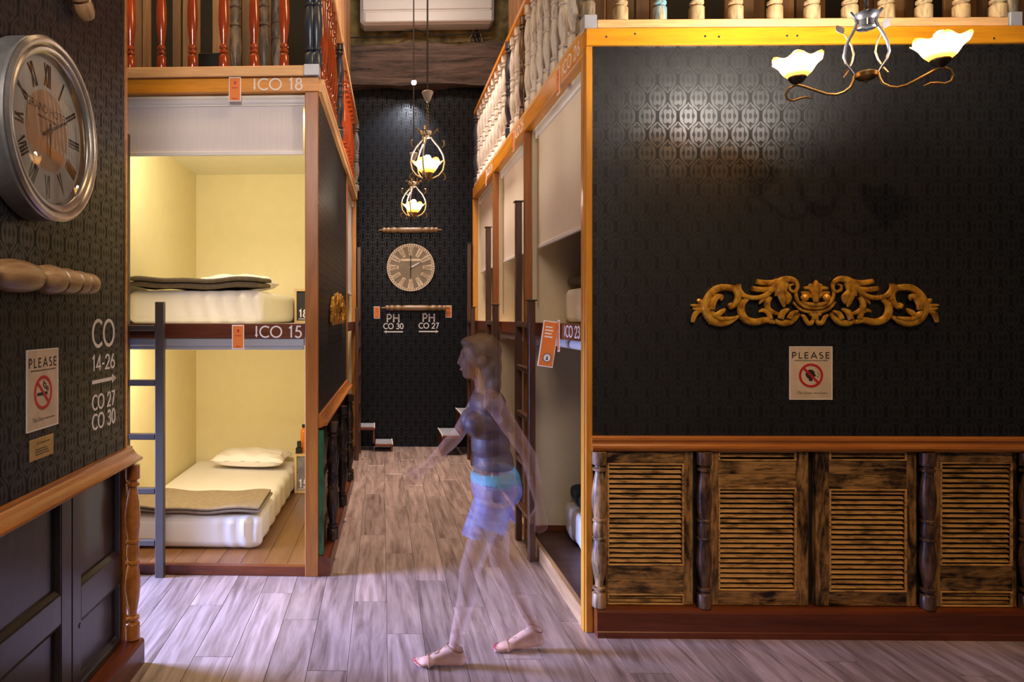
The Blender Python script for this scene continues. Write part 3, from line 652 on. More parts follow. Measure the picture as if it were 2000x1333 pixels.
# ---- roller blinds
def chain(mb, x, y, z0, z1, dz=0.0):
    pts = [(x - 0.018 + 0.004 * math.sin(i * .5), y, z0 + (z1 - z0) * i / 12) for i in range(13)] + [(x + 0.0, y, z1 - 0.02)] + [(x + 0.018, y, z1 + (z0 - z1) * i / 12) for i in range(13)]
    return mb.tube(pts, 0.0022, 5)
def blind_thing(fr, x0, x1, y, ztop, zbot, label, fabric, group, tube_r=0.032, ch=None):
    t = thing('roller_blind', label, 'blind', fr, ((x0 + x1) / 2, y, ztop), group); w = (x1 - x0) / 2
    part(MB().lathe([(0, -w), (tube_r, -w), (tube_r, w), (0, w)], 16, (0, 0, -tube_r), 'x'), 'roller_tube', 'white_plastic', t)
    if zbot < ztop - 0.15:
        fb = MB(); n = 10
        v = []
        for i in range(n + 1):
            for k in range(2): v.append((-w + 0.015 + (2 * w - 0.03) * k, -tube_r * 0.5 + 0.003 * math.sin(i * 0.8), -tube_r - 0.005 + (zbot - ztop + tube_r) * i / n))
        b = len(v); v += [(p[0], p[1] + 0.0025, p[2]) for p in v]
        for i in range(n):
            q = (2 * i, 2 * i + 1, 2 * i + 3, 2 * i + 2); fb_f = [q, tuple(j + b for j in q[::-1]), (2 * i, 2 * i + 2, 2 * i + 2 + b, 2 * i + b), (2 * i + 3, 2 * i + 1, 2 * i + 1 + b, 2 * i + 3 + b)]
            fb.f += fb_f; fb.m += [0] * 4; fb.sm += [False] * 4
        fb.v = v; part(fb, 'blind_fabric', fabric, t)
        part(MB().bbox(-w + 0.012, w - 0.012, -tube_r * 0.5 - 0.008, -tube_r * 0.5 + 0.010, zbot - ztop - 0.02, zbot - ztop + 0.008, 0.003), 'bottom_bar', 'white_plastic', t)
    for sx in (-1, 1): part(MB().bbox(sx * w - 0.004, sx * w + 0.004, -0.04, 0.03, -0.075, 0.0, 0.002), 'bracket', 'white_plastic', t)
    if ch: part(chain(MB(), ch[0], -tube_r * 0.5 - 0.01, -tube_r, ch[1]), 'bead_chain', 'cable_tan', t)
    return t
GB = 'roller blinds of the right bunks'
blind_thing(RC, -1.45, -0.06, 0.09, 3.205, 2.30, 'half-lowered cream roller blind in the nearest upper right bunk', 'blind_cream', GB, 0.036, (-0.66, -1.35))
blind_thing(RC, -2.95, -1.62, 0.09, 3.205, 2.31, 'half-lowered cream roller blind in the middle upper right bunk', 'blind_cream', GB, 0.036, (-0.62, -1.4))
blind_thing(RC, -4.50, -3.12, 0.09, 3.205, 2.31, 'half-lowered cream roller blind in the farthest upper right bunk', 'blind_cream', GB, 0.036)
blind_thing(RC, -1.45, -0.06, 0.075, 1.612, 1.60, 'rolled-up roller blind over the nearest lower right bunk', 'blind_cream', GB, 0.030)
blind_thing(RC, -2.95, -1.62, 0.075, 1.612, 1.60, 'rolled-up roller blind over the middle lower right bunk', 'blind_cream', GB, 0.030)
# ---- beds of the nearest right bay
def folds_x(c):   # soft vertical folds where the sheet is tucked
    return (0.0, 0.0, 0.0)
one(softbox(0, 0.93, 0, 1.80, 0, 0.26, 0.06, 12, lambda c: (0.0, 0.008 * math.sin(c.x * 22) * (1 if c.y < 0.1 else 0), 0)), 'mattress', 'sheet', 'white sheeted mattress on the floor of the nearest lower right bunk', 'mattress', RC, (-1.50, 0.27, 0.086))
one(softbox(0, 0.80, 0, 0.42, 0, 0.12, 0.055, 10, lambda c: (0, 0, 0.008 * math.sin(c.x * 19))), 'folded_blanket', 'blanket_dark', 'dark teal rolled blanket on the foot of the nearest lower right mattress', 'blanket', RC, (-1.46, 0.30, 0.358))
one(softbox(0, 0.93, 0, 1.80, 0, 0.28, 0.07, 12, lambda c: (0.0, 0.007 * math.sin(c.x * 25) * (1 if c.y < 0.1 else 0), 0)), 'mattress', 'sheet', 'white sheeted mattress in the nearest upper right bunk, below the blind', 'mattress', RC, (-1.50, 0.27, 1.702))
one(softbox(0, 0.88, 0, 0.50, 0, 0.075, 0.035, 10, lambda c: (0, 0, 0.006 * math.sin(c.x * 17))), 'folded_blanket', 'blanket_brown', 'dark brown folded blanket on the nearest upper right mattress', 'blanket', RC, (-1.48, 0.29, 1.993))
# ------------------------------------------------------------------ ladders
def ladder(fr, label, xs, xt, y, zs, zt, rungs, mat, pw=0.055, group=None, cap=False):
    """short post at xs, tall post at xt, rungs between"""
    t = thing('bunk_ladder', label, 'ladder', fr, ((xs + xt) / 2, y, 0), group); c = (xs + xt) / 2; h = pw / 2
    for x, z in ((xs, zs), (xt, zt)):
        m = MB().bbox(x - c - h, x - c + h, -h * 0.75, h * 0.75, 0, z, 0.003); p = part(m, 'post', mat, t)
        if cap: part(MB().bbox(x - c - h - 0.006, x - c + h + 0.006, -h - 0.004, h + 0.004, z, z + 0.010, 0.002), 'post_cap', 'dark_metal', p)
    a, b = sorted((xs - c, xt - c))
    for z in rungs: part(MB().bbox(a + h, b - h, -0.022, 0.022, z - 0.021, z + 0.021, 0.006), 'rung', mat, t)
    part(MB().lathe([(0.008, 0), (0.008, -0.006), (0.004, -0.009)], 8, (xs - c + (h + 0.012), 0.0, 0.09), 'y'), 'bolt', 'chrome', t)
    return t
GLD = 'bunk ladders of the right row'
zr = [0.30, 0.655, 1.01, 1.365, 1.70]
ladder(RC, 'dark wooden bunk ladder at the nearest right bunks', -1.115, -1.58, -0.055, 1.87, 2.66, zr, 'ladder_wood', 0.062, GLD, True)
ladder(RC, 'dark wooden bunk ladder at the middle right bunks', -2.67, -3.10, -0.055, 1.87, 2.66, zr, 'ladder_wood', 0.062, GLD, True)
ladder(RC, 'dark wooden bunk ladder at the far end of the right bunks', -4.27, -4.62, -0.055, 1.87, 2.66, zr, 'ladder_wood', 0.062, GLD, True)
xs = LF.at(313, 1000, -0.05)[0]; xt = LF.at(244, 1000, -0.05)[0]
lz = [LF.at(300, y, -0.05)[1] for y in (1060, 959, 853, 748, 641)]
ladder(LF, 'grey-brown bunk ladder standing in front of the lit left bunks', xs, xt, -0.05, LF.at(313, 590, -0.05)[1], LF.at(244, 262, -0.05)[1], lz, 'ladder_grey', 0.058)
# ------------------------------------------------------------------ left block: lit double bunk
trim(MB().bbox(-0.09, 0.0, -0.015, 0.05, 0.0, 3.277, 0.004), 'red_wood_z', LF)
PF = trim(MB().bbox(-1.62, 0.004, -0.02, 0.03, 3.278, 3.372, 0.003), 'orange_wood_x', LF)
trim(MB().bbox(-1.62, -0.091, -0.012, 0.03, 1.611, 1.712, 0.003), 'red_wood_x', LF)
trim(MB().bbox(-1.62, -0.091, -0.012, 0.03, 0.0, 0.068, 0.003), 'red_wood_x', LF)
PD = 2.25
struct('wall_pod_left', MB().box(-1.53, -1.50, 0.031, PD, 0.0, 3.2), 'pod_wall', LF)
struct('wall_pod_back', MB().box(-1.53, -0.05, PD, PD + 0.03, 0.0, 3.2), 'pod_wall', LF)
struct('wall_pod_right', MB().box(-0.058, -0.045, 0.051, PD, 0.0, 3.2), 'pod_wall', LF)
struct('ceiling_pod', MB().box(-1.53, -0.046, 0.031, PD, 3.2, 3.27), 'pod_ceiling', LF)
struct('floor_pod_upper', MB().box(-1.499, -0.059, 0.031, PD - 0.001, 1.62, 1.70), 'pod_ceiling', LF)
pf = struct('floor_pod', MB().box(-1.499, -0.059, 0.031, PD - 0.001, 0.0, 0.058), 'dark_void', LF)
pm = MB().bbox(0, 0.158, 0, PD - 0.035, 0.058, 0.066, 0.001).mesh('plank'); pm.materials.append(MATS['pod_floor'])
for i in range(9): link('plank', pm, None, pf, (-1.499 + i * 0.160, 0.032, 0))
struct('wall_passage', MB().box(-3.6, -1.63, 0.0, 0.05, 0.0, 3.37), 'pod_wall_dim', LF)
blind_thing(LF, -1.50, -0.095, 0.055, 3.265, LF.at(500, 298, 0.04)[1], 'white roller blind half lowered over the upper left bunk', 'blind_white', 'roller blinds of the left bunks', 0.034)
t = thing('roller_blind', 'grey rolled-up blind case over the lower left bunk', 'blind', LF, (-0.80, 0.012, 1.61), 'roller blinds of the left bunks')
part(MB().bbox(-0.70, 0.705, -0.018, 0.03, -0.052, 0.0, 0.006), 'cassette', 'alu', t); part(MB().bbox(-0.69, 0.70, -0.012, 0.012, -0.078, -0.053, 0.006), 'bottom_bar', 'alu', t)
def sheetfold(c):
    k = 1 if c.y < 0.12 else 0
    side = 1 if c.x > 0.90 else 0
    g = max(0.0, (c.x - 0.62) / 0.4)
    return (side * 0.007 * math.sin(c.y * 24), -k * 0.020 * g * (math.sin(c.x * 62 + 1.5 * math.sin(c.z * 11)) + 0.4 * math.sin(c.x * 23)) * (0.4 + c.z * 2), 0.004 * math.sin(c.x * 6) * math.sin(c.y * 5))
one(softbox(0, 1.03, 0, 1.93, 0, 0.245, 0.06, 44, sheetfold), 'mattress', 'sheet', 'white sheeted mattress on the floor of the lower left bunk', 'mattress', LF, (-1.49, 0.30, 0.067))
one(pillow(0.70, 0.42, 0.17), 'pillow', 'sheet', 'plump white pillow at the far end of the lower left mattress', 'pillow', LF, (-0.86, 1.92, 0.318), None, (0, 0, R(-4)))
def bl(c): return (0, 0, 0.008 * math.sin(c.x * 7 + 1) + 0.005 * math.sin(c.x * 17 + c.y * 9))
t = thing('folded_blanket', 'taupe folded blanket across the foot of the lower left mattress', 'blanket', LF, (-1.485, 0.295, 0.330))
part(softbox(0, 1.03, 0, 0.52, 0, 0.026, 0.013, 16, bl), 'blanket_layer', 'blanket_taupe', t); part(softbox(0.004, 1.02, -0.006, 0.50, 0.027, 0.050, 0.012, 16, bl), 'blanket_layer', 'blanket_taupe', t)
def sheetfold2(c):
    k = 1 if c.y < 0.10 else 0
    return (0, -k * 0.026 * max(0, (c.x - 0.30)) * (math.sin(c.x * 50 + 2 * math.sin(c.z * 9)) + 0.5 * math.sin(c.x * 21 + 1)), 0)
one(softbox(0, 1.03, 0, 1.80, 0, 0.255, 0.07, 44, sheetfold2), 'mattress', 'sheet', 'white sheeted mattress in the upper left bunk, above the wooden shelf board', 'mattress', LF, (-1.49, 0.42, 1.702))
t = thing('folded_blanket', 'dark brown folded blanket along the front of the upper left mattress', 'blanket', LF, (-1.485, 0.40, 1.972))
part(softbox(0, 1.0, 0, 0.50, 0, 0.040, 0.02, 16, bl), 'blanket_layer', 'blanket_brown', t); part(softbox(0.01, 1.01, -0.008, 0.48, 0.041, 0.078, 0.018, 16, bl), 'blanket_layer', 'blanket_brown', t)
one(pillow(0.66, 0.42, 0.16), 'pillow', 'sheet', 'white pillow showing behind the dark blanket in the upper left bunk', 'pillow', LF, (-0.85, 1.30, 1.966), None, (0, 0, 0))
def nightbox(label, z, h, num, x=-0.448, w=0.35, y=1.90):
    t = thing('bedside_box', label, 'bedside box', LF, (x, y, z), 'numbered bedside boxes of the left bunks'); d = 0.34; b = 0.022
    part(MB().bbox(0, b, 0, d, 0, h, 0.002), 'side_panel', 'ply', t); part(MB().bbox(w - b, w, 0, d, 0, h, 0.002), 'side_panel', 'ply', t)
    part(MB().bbox(b, w - b, 0, d, 0, b, 0.002), 'bottom_panel', 'ply', t); part(MB().bbox(b, w - b, 0, d, h - b, h, 0.002), 'top_panel', 'ply', t)
    fp = part(MB().box(b, w - b, 0.02, 0.034, b, h - b), 'front_panel', 'black_board' if num == '18' else 'galvanised', t)
    part(letters(MB(), num, b + 0.02, b + 0.03, 0.075, 0.17, 1.0, 0.018, 0.0195), 'number_lettering', 'lettering_white', fp)
    part(MB().box(b + 0.015, b + 0.10, 0.018, 0.0195, b + 0.012, b + 0.018), 'number_underline', 'lettering_white', fp)
    return t
nightbox('plywood bedside box marked 15 beside the lower left bed', 0.067, 0.375, '15')
nightbox('black-fronted bedside box marked 18 beside the upper left bed', 1.701, 0.325, '18')
bt = thing('bottle', 'orange bottle with a black cap on the lower bedside box', 'bottle', LF, (-0.372, 2.03, 0.4425))
part(MB().lathe([(0, 0), (0.032, 0), (0.034, 0.01), (0.034, 0.19), (0.028, 0.215), (0.018, 0.225), (0.018, 0.235), (0, 0.235)], 16), 'bottle_body', 'bottle_orange', bt); part(MB().lathe([(0, 0.235), (0.020, 0.235), (0.020, 0.265), (0, 0.267)], 14), 'bottle_cap', 'bottle_black', bt)
one(MB().bbox(0, 0.06, 0, 0.05, 0, 0.055, 0.004), 'small_box', 'bottle_black', 'small black box at the corner of the lower bedside box', 'box', LF, (-0.440, 1.93, 0.4425))
one(MB().bbox(0, 0.035, 0, 0.03, 0, 0.06, 0.004), 'small_jar', 'blanket_dark', 'small dark jar standing on the black box beside the orange bottle', 'jar', LF, (-0.428, 1.94, 0.498))
t = thing('wall_switch', 'white wall switch above the upper bedside box', 'switch', LF, (-0.35, PD, LF.at(587, 552, PD)[1]))
part(MB().bbox(-0.04, 0.04, -0.010, 0, -0.04, 0.04, 0.003), 'plate', 'white_plastic', t); part(MB().bbox(-0.015, 0.015, -0.015, -0.0101, -0.022, 0.022, 0.002), 'rocker', 'white_plastic', t)
area('pod_light_upper', LF.P(-0.75, 0.20, 3.16), LF.P(-0.75, 1.5, 2.0), (1.2, 0.12), 15, (1.0, 0.90, 0.66))
area('pod_ceiling_fill', LF.P(-0.75, 0.13, 2.98), LF.P(-0.75, 1.5, 3.2), (1.2, 0.08), 8, (1.0, 0.90, 0.66))  # hidden light added behind the blind to brighten the bunk ceiling
area('pod_light_lower', LF.P(-0.95, 0.16, 1.58), LF.P(-0.95, 1.2, 0.5), (0.9, 0.10), 20, (1.0, 0.84, 0.54))
# ------------------------------------------------------------------ left block, corridor side (x = distance)
LD = [0.0, 2.65, 4.22]
struct('wall_corridor_left', MB().box(0.016, 2.62, 0.0, 0.04, 1.05, 3.27), 'paper_right', LC)
trim(MB().moulding([(y * 0.9, z - 0.005) for y, z in railp], 0.0, 2.66), 'rail_wood', LC)
struct('baseboard_corridor', MB().moulding([(0.02, 0), (-0.080, 0), (-0.080, 0.118), (-0.068, 0.130), (-0.02, 0.138), (0.02, 0.138)], 0.0, 2.66), 'red_wood_x', LC)
struct('wall_corridor_lower', MB().box(0.0, 2.62, 0.03, 0.04, 0.1, 1.05), 'dark_void', LC)
trim(MB().bbox(-0.005, 4.25, -0.025, 0.03, 3.278, 3.350, 0.003), 'pine_x', LC)
for d in (2.62, 4.19): trim(MB().bbox(d, d + 0.055, -0.012, 0.045, 0.0, 3.277, 0.003), 'orange_wood_z' if d > 3 else 'red_wood_z', LC)
trim(MB().bbox(2.68, 4.19, -0.006, 0.03, 1.60, 1.70, 0.003), 'red_wood_x', LC)
trim(MB().bbox(2.68, 4.19, -0.006, 0.03, 0.0, 0.09, 0.003), 'red_wood_x', LC)
struct('wall_bay_left', MB().box(2.68, 4.24, 0.9, 0.93, 0.0, 3.27), 'pod_wall', LC)
struct('wall_bay_left_end', MB().box(4.20, 4.24, 0.046, 0.9, 0.0, 3.27), 'pod_wall', LC)
blind_thing(LC, 2.72, 4.15, 0.06, 3.25, 2.05, 'cream roller blind in the far left bunk, seen edge-on down the corridor', 'blind_cream', 'roller blinds of the left bunks', 0.034)
ladder(LC, 'dark wooden bunk ladder at the far left corner of the corridor', 3.75, 4.20, -0.05, 1.87, 2.66, zr, 'ladder_wood', 0.06)
g = one(MB().bbox(0.004, 0.036, -0.035, 0.015, 0.14, 0.985, 0.003), 'green_post', 'green_paint', 'narrow green painted strip at the corner of the left corridor dado', 'post', LC)
for i, (x, lb) in enumerate(((0.36, 'dark carved turned post, first behind the green strip in the left corridor dado'), (1.25, 'dark turned post in the middle of the left corridor dado'), (2.15, 'dark turned post, far one of the left corridor dado'))):
    post_on_wall(LC, x, lb, 'dark_carved', 0.14, 0.85, 1.25, -0.064, 'turned posts in the left corridor dado')
for i, (a, b, lb) in enumerate(((0.06, 0.98, 'dark carved door panel nearest the green strip in the corridor dado'), (0.99, 1.85, 'dark carved door panel in the middle of the corridor dado'), (1.86, 2.6, 'dark carved door panel at the far end of the corridor dado'))):
    t = thing('door_panel', lb, 'door panel', LC, (a, 0, 0), 'door panels in the left corridor dado'); w = b - a
    for u0, u1 in ((0, 0.1), (w - 0.1, w)): part(MB().bbox(u0, u1, -0.015, 0.028, 0.14, 0.985, 0.003), 'stile', 'dark_carved', t)
    for z0, z1 in ((0.14, 0.24), (0.50, 0.62), (0.9, 0.985)): part(MB().bbox(0.1, w - 0.1, -0.014, 0.028, z0, z1, 0.003), 'rail', 'dark_carved', t)
    for z0, z1 in ((0.24, 0.50), (0.62, 0.9)): part(MB().bbox(0.1, w - 0.1, 0.008, 0.02, z0, z1, 0.003), 'panel', 'dark_carved', t)
struct('floor_loft_left', MB().box(-3.6, 0.0, 0.031, 4.2, 3.272, 3.350), 'pine_x', LF)
# ------------------------------------------------------------------ carved gilt ornaments
def carved():
    m = MB(); S = 1.36 / 1845; CX, CZ = 985, 440
    def smooth(pts, k=4):
        P = [Vector(p) for p in pts]; out = []
        for i in range(len(P) - 1):
            p0, p1, p2, p3 = P[max(i - 1, 0)], P[i], P[i + 1], P[min(i + 2, len(P) - 1)]
            for j in range(k):
                t = j / k; out.append(0.5 * ((2 * p1) + (-p0 + p2) * t + (2 * p0 - 5 * p1 + 4 * p2 - p3) * t * t + (-p0 + 3 * p1 - 3 * p2 + p3) * t ** 3))
        return out + [P[-1]]
    def st(pts, r, depth=0.020, flat=0.75, both=True):
        sp = smooth([(x, y) for x, y in pts]); n = len(sp)
        rl = list(r) if isinstance(r, (list, tuple)) else [r]
        rad = []
        for i in range(n):
            f = i / (n - 1) * (len(rl) - 1); a = int(min(f, len(rl) - 2)) if len(rl) > 1 else 0
            rad.append((rl[a] + (rl[min(a + 1, len(rl) - 1)] - rl[a]) * (f - a)) * S)
        for sg in ((1, -1) if both else (1,)):
            m.tube([(sg * (p.x - CX) * S, -depth, (CZ - p.y) * S) for p in sp], rad, 8, (1, flat))
    # end scroll and its inner leaf
    st([(365, 320), (400, 285), (418, 230), (395, 180), (335, 165), (268, 172), (212, 215), (182, 280), (185, 350), (222, 405), (290, 430), (360, 415), (425, 375)], [12, 24, 26, 25, 26, 28, 30, 34, 36, 34, 30, 24, 8], 0.022)
    st([(365, 320), (350, 300), (372, 282)], [14, 18, 8], 0.026)
    st([(215, 330), (222, 285), (248, 240), (292, 232), (285, 262)], [26, 28, 26, 16, 6], 0.030)
    st([(205, 340), (240, 375), (290, 345), (318, 325)], [18, 24, 20, 8], 0.032)
    st([(225, 355), (270, 395), (330, 398), (395, 385)], [12, 18, 16, 5], 0.034)
    # tail leaves
    st([(195, 330), (150, 305), (105, 300), (65, 296)], [20, 20, 14, 5], 0.018)
    st([(190, 345), (140, 335), (100, 365), (82, 425)], [18, 20, 22, 14], 0.020)
    st([(185, 310), (155, 280), (130, 262), (120, 250)], [18, 22, 18, 8], 0.016)
    st([(188, 330), (125, 330), (78, 320)], [14, 16, 6], 0.024)
    st([(200, 385), (185, 395), (172, 380)], [16, 12, 6], 0.018); st([(222, 402), (212, 425), (205, 438)], [16, 12, 6], 0.018)
    # long S stem with the two feathered leaves
    st([(410, 140), (425, 185), (470, 230), (550, 242), (625, 218), (680, 165), (735, 115), (795, 102), (842, 120), (855, 165), (835, 200)], [30, 20, 18, 18, 20, 24, 28, 24, 18, 14, 12], 0.026)
    st([(835, 200), (800, 185), (795, 150), (825, 140)], [12, 12, 10, 8], 0.028)
    st([(720, 118), (660, 130), (600, 128), (552, 118)], [24, 22, 22, 20], 0.020); st([(690, 165), (635, 180), (575, 180), (520, 172)], [22, 22, 22, 20], 0.022)
    st([(650, 210), (600, 255), (575, 288)], [18, 16, 6], 0.020)
    st([(425, 215), (460, 232), (500, 240)], [8, 14, 10], 0.030)
    # C scroll
    st([(490, 245), (448, 285), (440, 345), (470, 400), (540, 424), (620, 408), (665, 418), (690, 432)], [18, 26, 30, 30, 28, 24, 20, 8], 0.022)
    st([(655, 400), (640, 352), (600, 335), (568, 348)], [22, 20, 16, 6], 0.024)
    # big leaf and the loop behind it
    st([(655, 235), (630, 285), (648, 335), (720, 365)], [18, 24, 22, 10], 0.024)
    st([(745, 118), (722, 175), (735, 245), (752, 312)], [26, 32, 28, 8], 0.034)
    st([(770, 130), (745, 190), (780, 240), (768, 290)], [16, 22, 26, 8], 0.038)
    st([(700, 170), (688, 230)], [14, 10], 0.03)
    # lower acanthus
    st([(690, 410), (745, 432), (815, 415), (868, 358)], [14, 26, 24, 14], 0.022)
    st([(725, 400), (745, 350), (790, 325)], [24, 24, 10], 0.030); st([(790, 400), (812, 360), (858, 342)], [22, 20, 8], 0.030)
    # heart, smile band, side beads
    st([(850, 170), (846, 225), (868, 275), (920, 310), (985, 320)], [12, 13, 13, 14, 14], 0.022)
    st([(828, 272), (875, 325), (930, 345), (985, 350)], [10, 12, 12, 12], 0.018)
    st([(885, 262), (930, 288), (985, 292)], [10, 15, 16], 0.028)
    st([(895, 172), (940, 170), (968, 205), (975, 255)], [10, 16, 18, 12], 0.030); st([(880, 205), (930, 205), (955, 240)], [10, 14, 10], 0.026)
    for sg in (1, -1): m.ball((sg * (905 - CX) * S, -0.030, (CZ - 240) * S), 28 * S, 12, 8)
    st([(985, 110), (985, 160), (985, 230), (985, 275)], [8, 32, 28, 18], 0.032, 0.75, False); st([(985, 165), (950, 150), (935, 158)], [18, 16, 8], 0.028)
    st([(985, 345), (985, 405)], [26, 16], 0.024, 0.7, False)
    st([(975, 395), (958, 432), (930, 425), (908, 385), (885, 370)], [12, 18, 18, 16, 8], 0.022); st([(940, 362), (972, 378), (965, 402)], [12, 12, 8], 0.026)
    return m
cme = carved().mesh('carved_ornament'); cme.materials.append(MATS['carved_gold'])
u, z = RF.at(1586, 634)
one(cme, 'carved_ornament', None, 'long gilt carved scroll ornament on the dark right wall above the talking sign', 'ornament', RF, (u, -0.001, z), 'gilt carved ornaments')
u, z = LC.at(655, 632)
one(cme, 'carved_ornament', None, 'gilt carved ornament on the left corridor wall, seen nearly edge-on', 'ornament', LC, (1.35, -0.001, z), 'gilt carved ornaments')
# ------------------------------------------------------------------ clocks
def roman(mb, hour, r, h, y0, y1, w=0.14, lean=1.0):
    s = ['XII', 'I', 'II', 'III', 'IIII', 'V', 'VI', 'VII', 'VIII', 'IX', 'X', 'XI'][hour % 12]
    t = MB(); letters(t, s, 0, -h / 2, h, w, 0.8 * lean, y0, y1, 0, 0.06, 'c'); a = R(90 - 30 * hour)
    fl = -1 if hour in (4, 5, 6, 7, 8) else 1
    for i, (x, y, zz) in enumerate(t.v):
        x2, z2 = x * fl, zz * fl; rad = r + z2; t.v[i] = (math.cos(a) * rad + math.sin(a) * x2, y, math.sin(a) * rad - math.cos(a) * x2)
    mb.add(t.v, t.f); return mb
def hand(mb, ang, L, tail, w, y0, y1):
    a = R(90 - ang); d = Vector((math.cos(a), math.sin(a))); n = Vector((-d.y, d.x))
    P = [d * -tail + n * w, d * -tail - n * w, d * (L * .75) - n * w * .8, d * L, d * (L * .75) + n * w * .8]
    return mb.prism([(p.x, p.y) for p in P], y0, y1)
uc, zc = WF.at(106, 257, -0.10)
ck = thing('wall_clock', 'large round galvanised clock with a glass front on the left wall', 'clock', WF, (uc, 0, zc))
part(MB().lathe([(0, 0), (0.318, 0), (0.330, -0.008), (0.330, -0.088), (0.322, -0.098), (0.30, -0.098), (0.30, -0.07), (0, -0.07)], 64, (0, 0, 0), 'y'), 'case', 'galvanised', ck)
rm = MB(); pr = [(0.318, -0.095), (0.330, -0.100), (0.332, -0.108), (0.322, -0.118), (0.308, -0.116), (0.300, -0.108), (0.292, -0.112), (0.276, -0.108), (0.268, -0.098), (0.264, -0.072), (0.30, -0.072)]
rm.lathe(pr, 72, (0, 0, 0), 'y'); rm.f = rm.f[:-2]; rm.m = rm.m[:-2]; rm.sm = rm.sm[:-2]
part(rm, 'rim', 'rim_metal', ck)
dl = part(MB().lathe([(0, -0.070), (0.266, -0.070), (0.266, -0.074), (0, -0.074)], 64, (0, 0, 0), 'y'), 'dial', 'dial_grey', ck)
part(MB().lathe([(0, -0.0741), (0.148, -0.0741), (0.148, -0.0752), (0, -0.0752)], 48, (0, 0, 0), 'y'), 'dial_centre', 'dial_tan', ck)
nm = MB()
for h in range(12): roman(nm, h, 0.205, 0.085, -0.0752, -0.0742, 0.10, 0.55)
part(nm, 'numerals', 'ink', dl)
tk = MB()
typed('GRAND HOTEL', 0.044, dl, 'dial_lettering', 'ink', (0, -0.0757, 0.062), 'CENTER', 0, 0.95)
bars = MB(); 
for k in range(9): bars.box(-0.07 + k * 0.016, -0.058 + k * 0.016, -0.0760, -0.0752, 0.040, 0.047)
part(bars, 'dial_small_print', 'ink_brown', dl)
part(hand(MB(), 62, 0.17, 0.04, 0.006, -0.082, -0.080), 'minute_hand', 'ink', ck); part(hand(MB(), 181, 0.10, 0.03, 0.006, -0.086, -0.084), 'hour_hand', 'ink', ck)
part(MB().lathe([(0, -0.076), (0.010, -0.076), (0.010, -0.089), (0, -0.090)], 16, (0, 0, 0), 'y'), 'hand_hub', 'ink', ck)
gm = MB().lathe([(0.266, -0.0985), (0.22, -0.1015), (0.15, -0.1045), (0.08, -0.1062), (0.004, -0.1068)], 64, (0, 0, 0), 'y'); gm.f = gm.f[:-2] + [gm.f[-1]]; gm.m = gm.m[:-1]; gm.sm = gm.sm[:-1]
gl_ = part(gm, 'glass', 'clock_glass', ck)
uc, zc = BF.at(802, 523)
ck = thing('wall_clock', 'pale round wooden clock with roman numerals on the back wall', 'clock', BF, (uc, 0, zc))
part(MB().lathe([(0, 0), (0.315, 0), (0.322, -0.006), (0.322, -0.022), (0.316, -0.028), (0, -0.028)], 48, (0, 0, 0), 'y'), 'dial', 'dial_pale', ck)
rg = MB(); rg.lathe([(0.285, -0.027), (0.320, -0.027), (0.322, -0.031), (0.285, -0.031)], 48, (0, 0, 0), 'y'); rg.f = rg.f[:-2]; rg.m = rg.m[:-2]; rg.sm = rg.sm[:-2]
ring = part(rg, 'minute_ring', 'dial_cream', ck)
mt = MB()
for k in range(60):
    a = R(6 * k); mt.prism([(math.cos(a + b) * r, math.sin(a + b) * r) for b, r in ((-.02, .292), (.02, .292), (.02, .310), (-.02, .310))], -0.0325, -0.0311)
part(mt, 'minute_marks', 'ink_brown', ring)
for h in range(12):
    t_ = MB(); a = R(30 * h); w0, w1 = 0.085, 0.125 if h % 3 else 0.14
    t_.prism([(math.cos(a + b) * r, math.sin(a + b) * r) for b, r in ((-w0 * 1.6, .165), (w0 * 1.6, .165), (w1, .284), (-w1, .284))], -0.0305, -0.0281); nu = part(t_, 'numeral_field', 'dial_cream', ck)
    part(roman(MB(), (15 - h) % 12, 0.226, 0.10, -0.0318, -0.0306, 0.10, 0.62), 'numeral', 'ink_faded', nu)
part(MB().box(-0.13, 0.13, -0.0305, -0.0281, 0.085, 0.118), 'name_plate', 'dial_cream', ck)
part(hand(MB(), 0, 0.19, 0.13, 0.007, -0.040, -0.037), 'minute_hand', 'ink', ck); part(hand(MB(), 62, 0.15, 0.02, 0.010, -0.036, -0.033), 'hour_hand', 'lettering_white', ck)
part(MB().lathe([(0, -0.028), (0.012, -0.028), (0.012, -0.043), (0, -0.044)], 14, (0, 0, 0), 'y'), 'hand_hub', 'ink', ck)
# ------------------------------------------------------------------ turned spindles hung on the walls
SPN = [(0.0, 0), (0.010, 0.0), (0.012, 0.03), (0.018, 0.05), (0.036, 0.055), (0.040, 0.075), (0.036, 0.092), (0.031, 0.098), (0.036, 0.104), (0.041, 0.125), (0.039, 0.150), (0.031, 0.160), (0.035, 0.166), (0.042, 0.19), (0.043, 0.22), (0.034, 0.245), (0.030, 0.255), (0.036, 0.262), (0.040, 0.30), (0.042, 0.36), (0.040, 0.425)]
SPN = SPN + [(r, 0.85 - x) for r, x in SPN[::-1]]
BIG = [(0.0, 0), (0.022, 0.0), (0.036, 0.008), (0.044, 0.03), (0.046, 0.07), (0.042, 0.092), (0.034, 0.096), (0.034, 0.104), (0.046, 0.110), (0.050, 0.145), (0.046, 0.180), (0.035, 0.186), (0.035, 0.194), (0.048, 0.200), (0.053, 0.25), (0.048, 0.30), (0.034, 0.306), (0.034, 0.314), (0.052, 0.322), (0.057, 0.38), (0.050, 0.43), (0.033, 0.455), (0.048, 0.49), (0.057, 0.56), (0.057, 0.60)]
BIG = BIG + [(r, 1.2 - x) for r, x in BIG[::-1]]
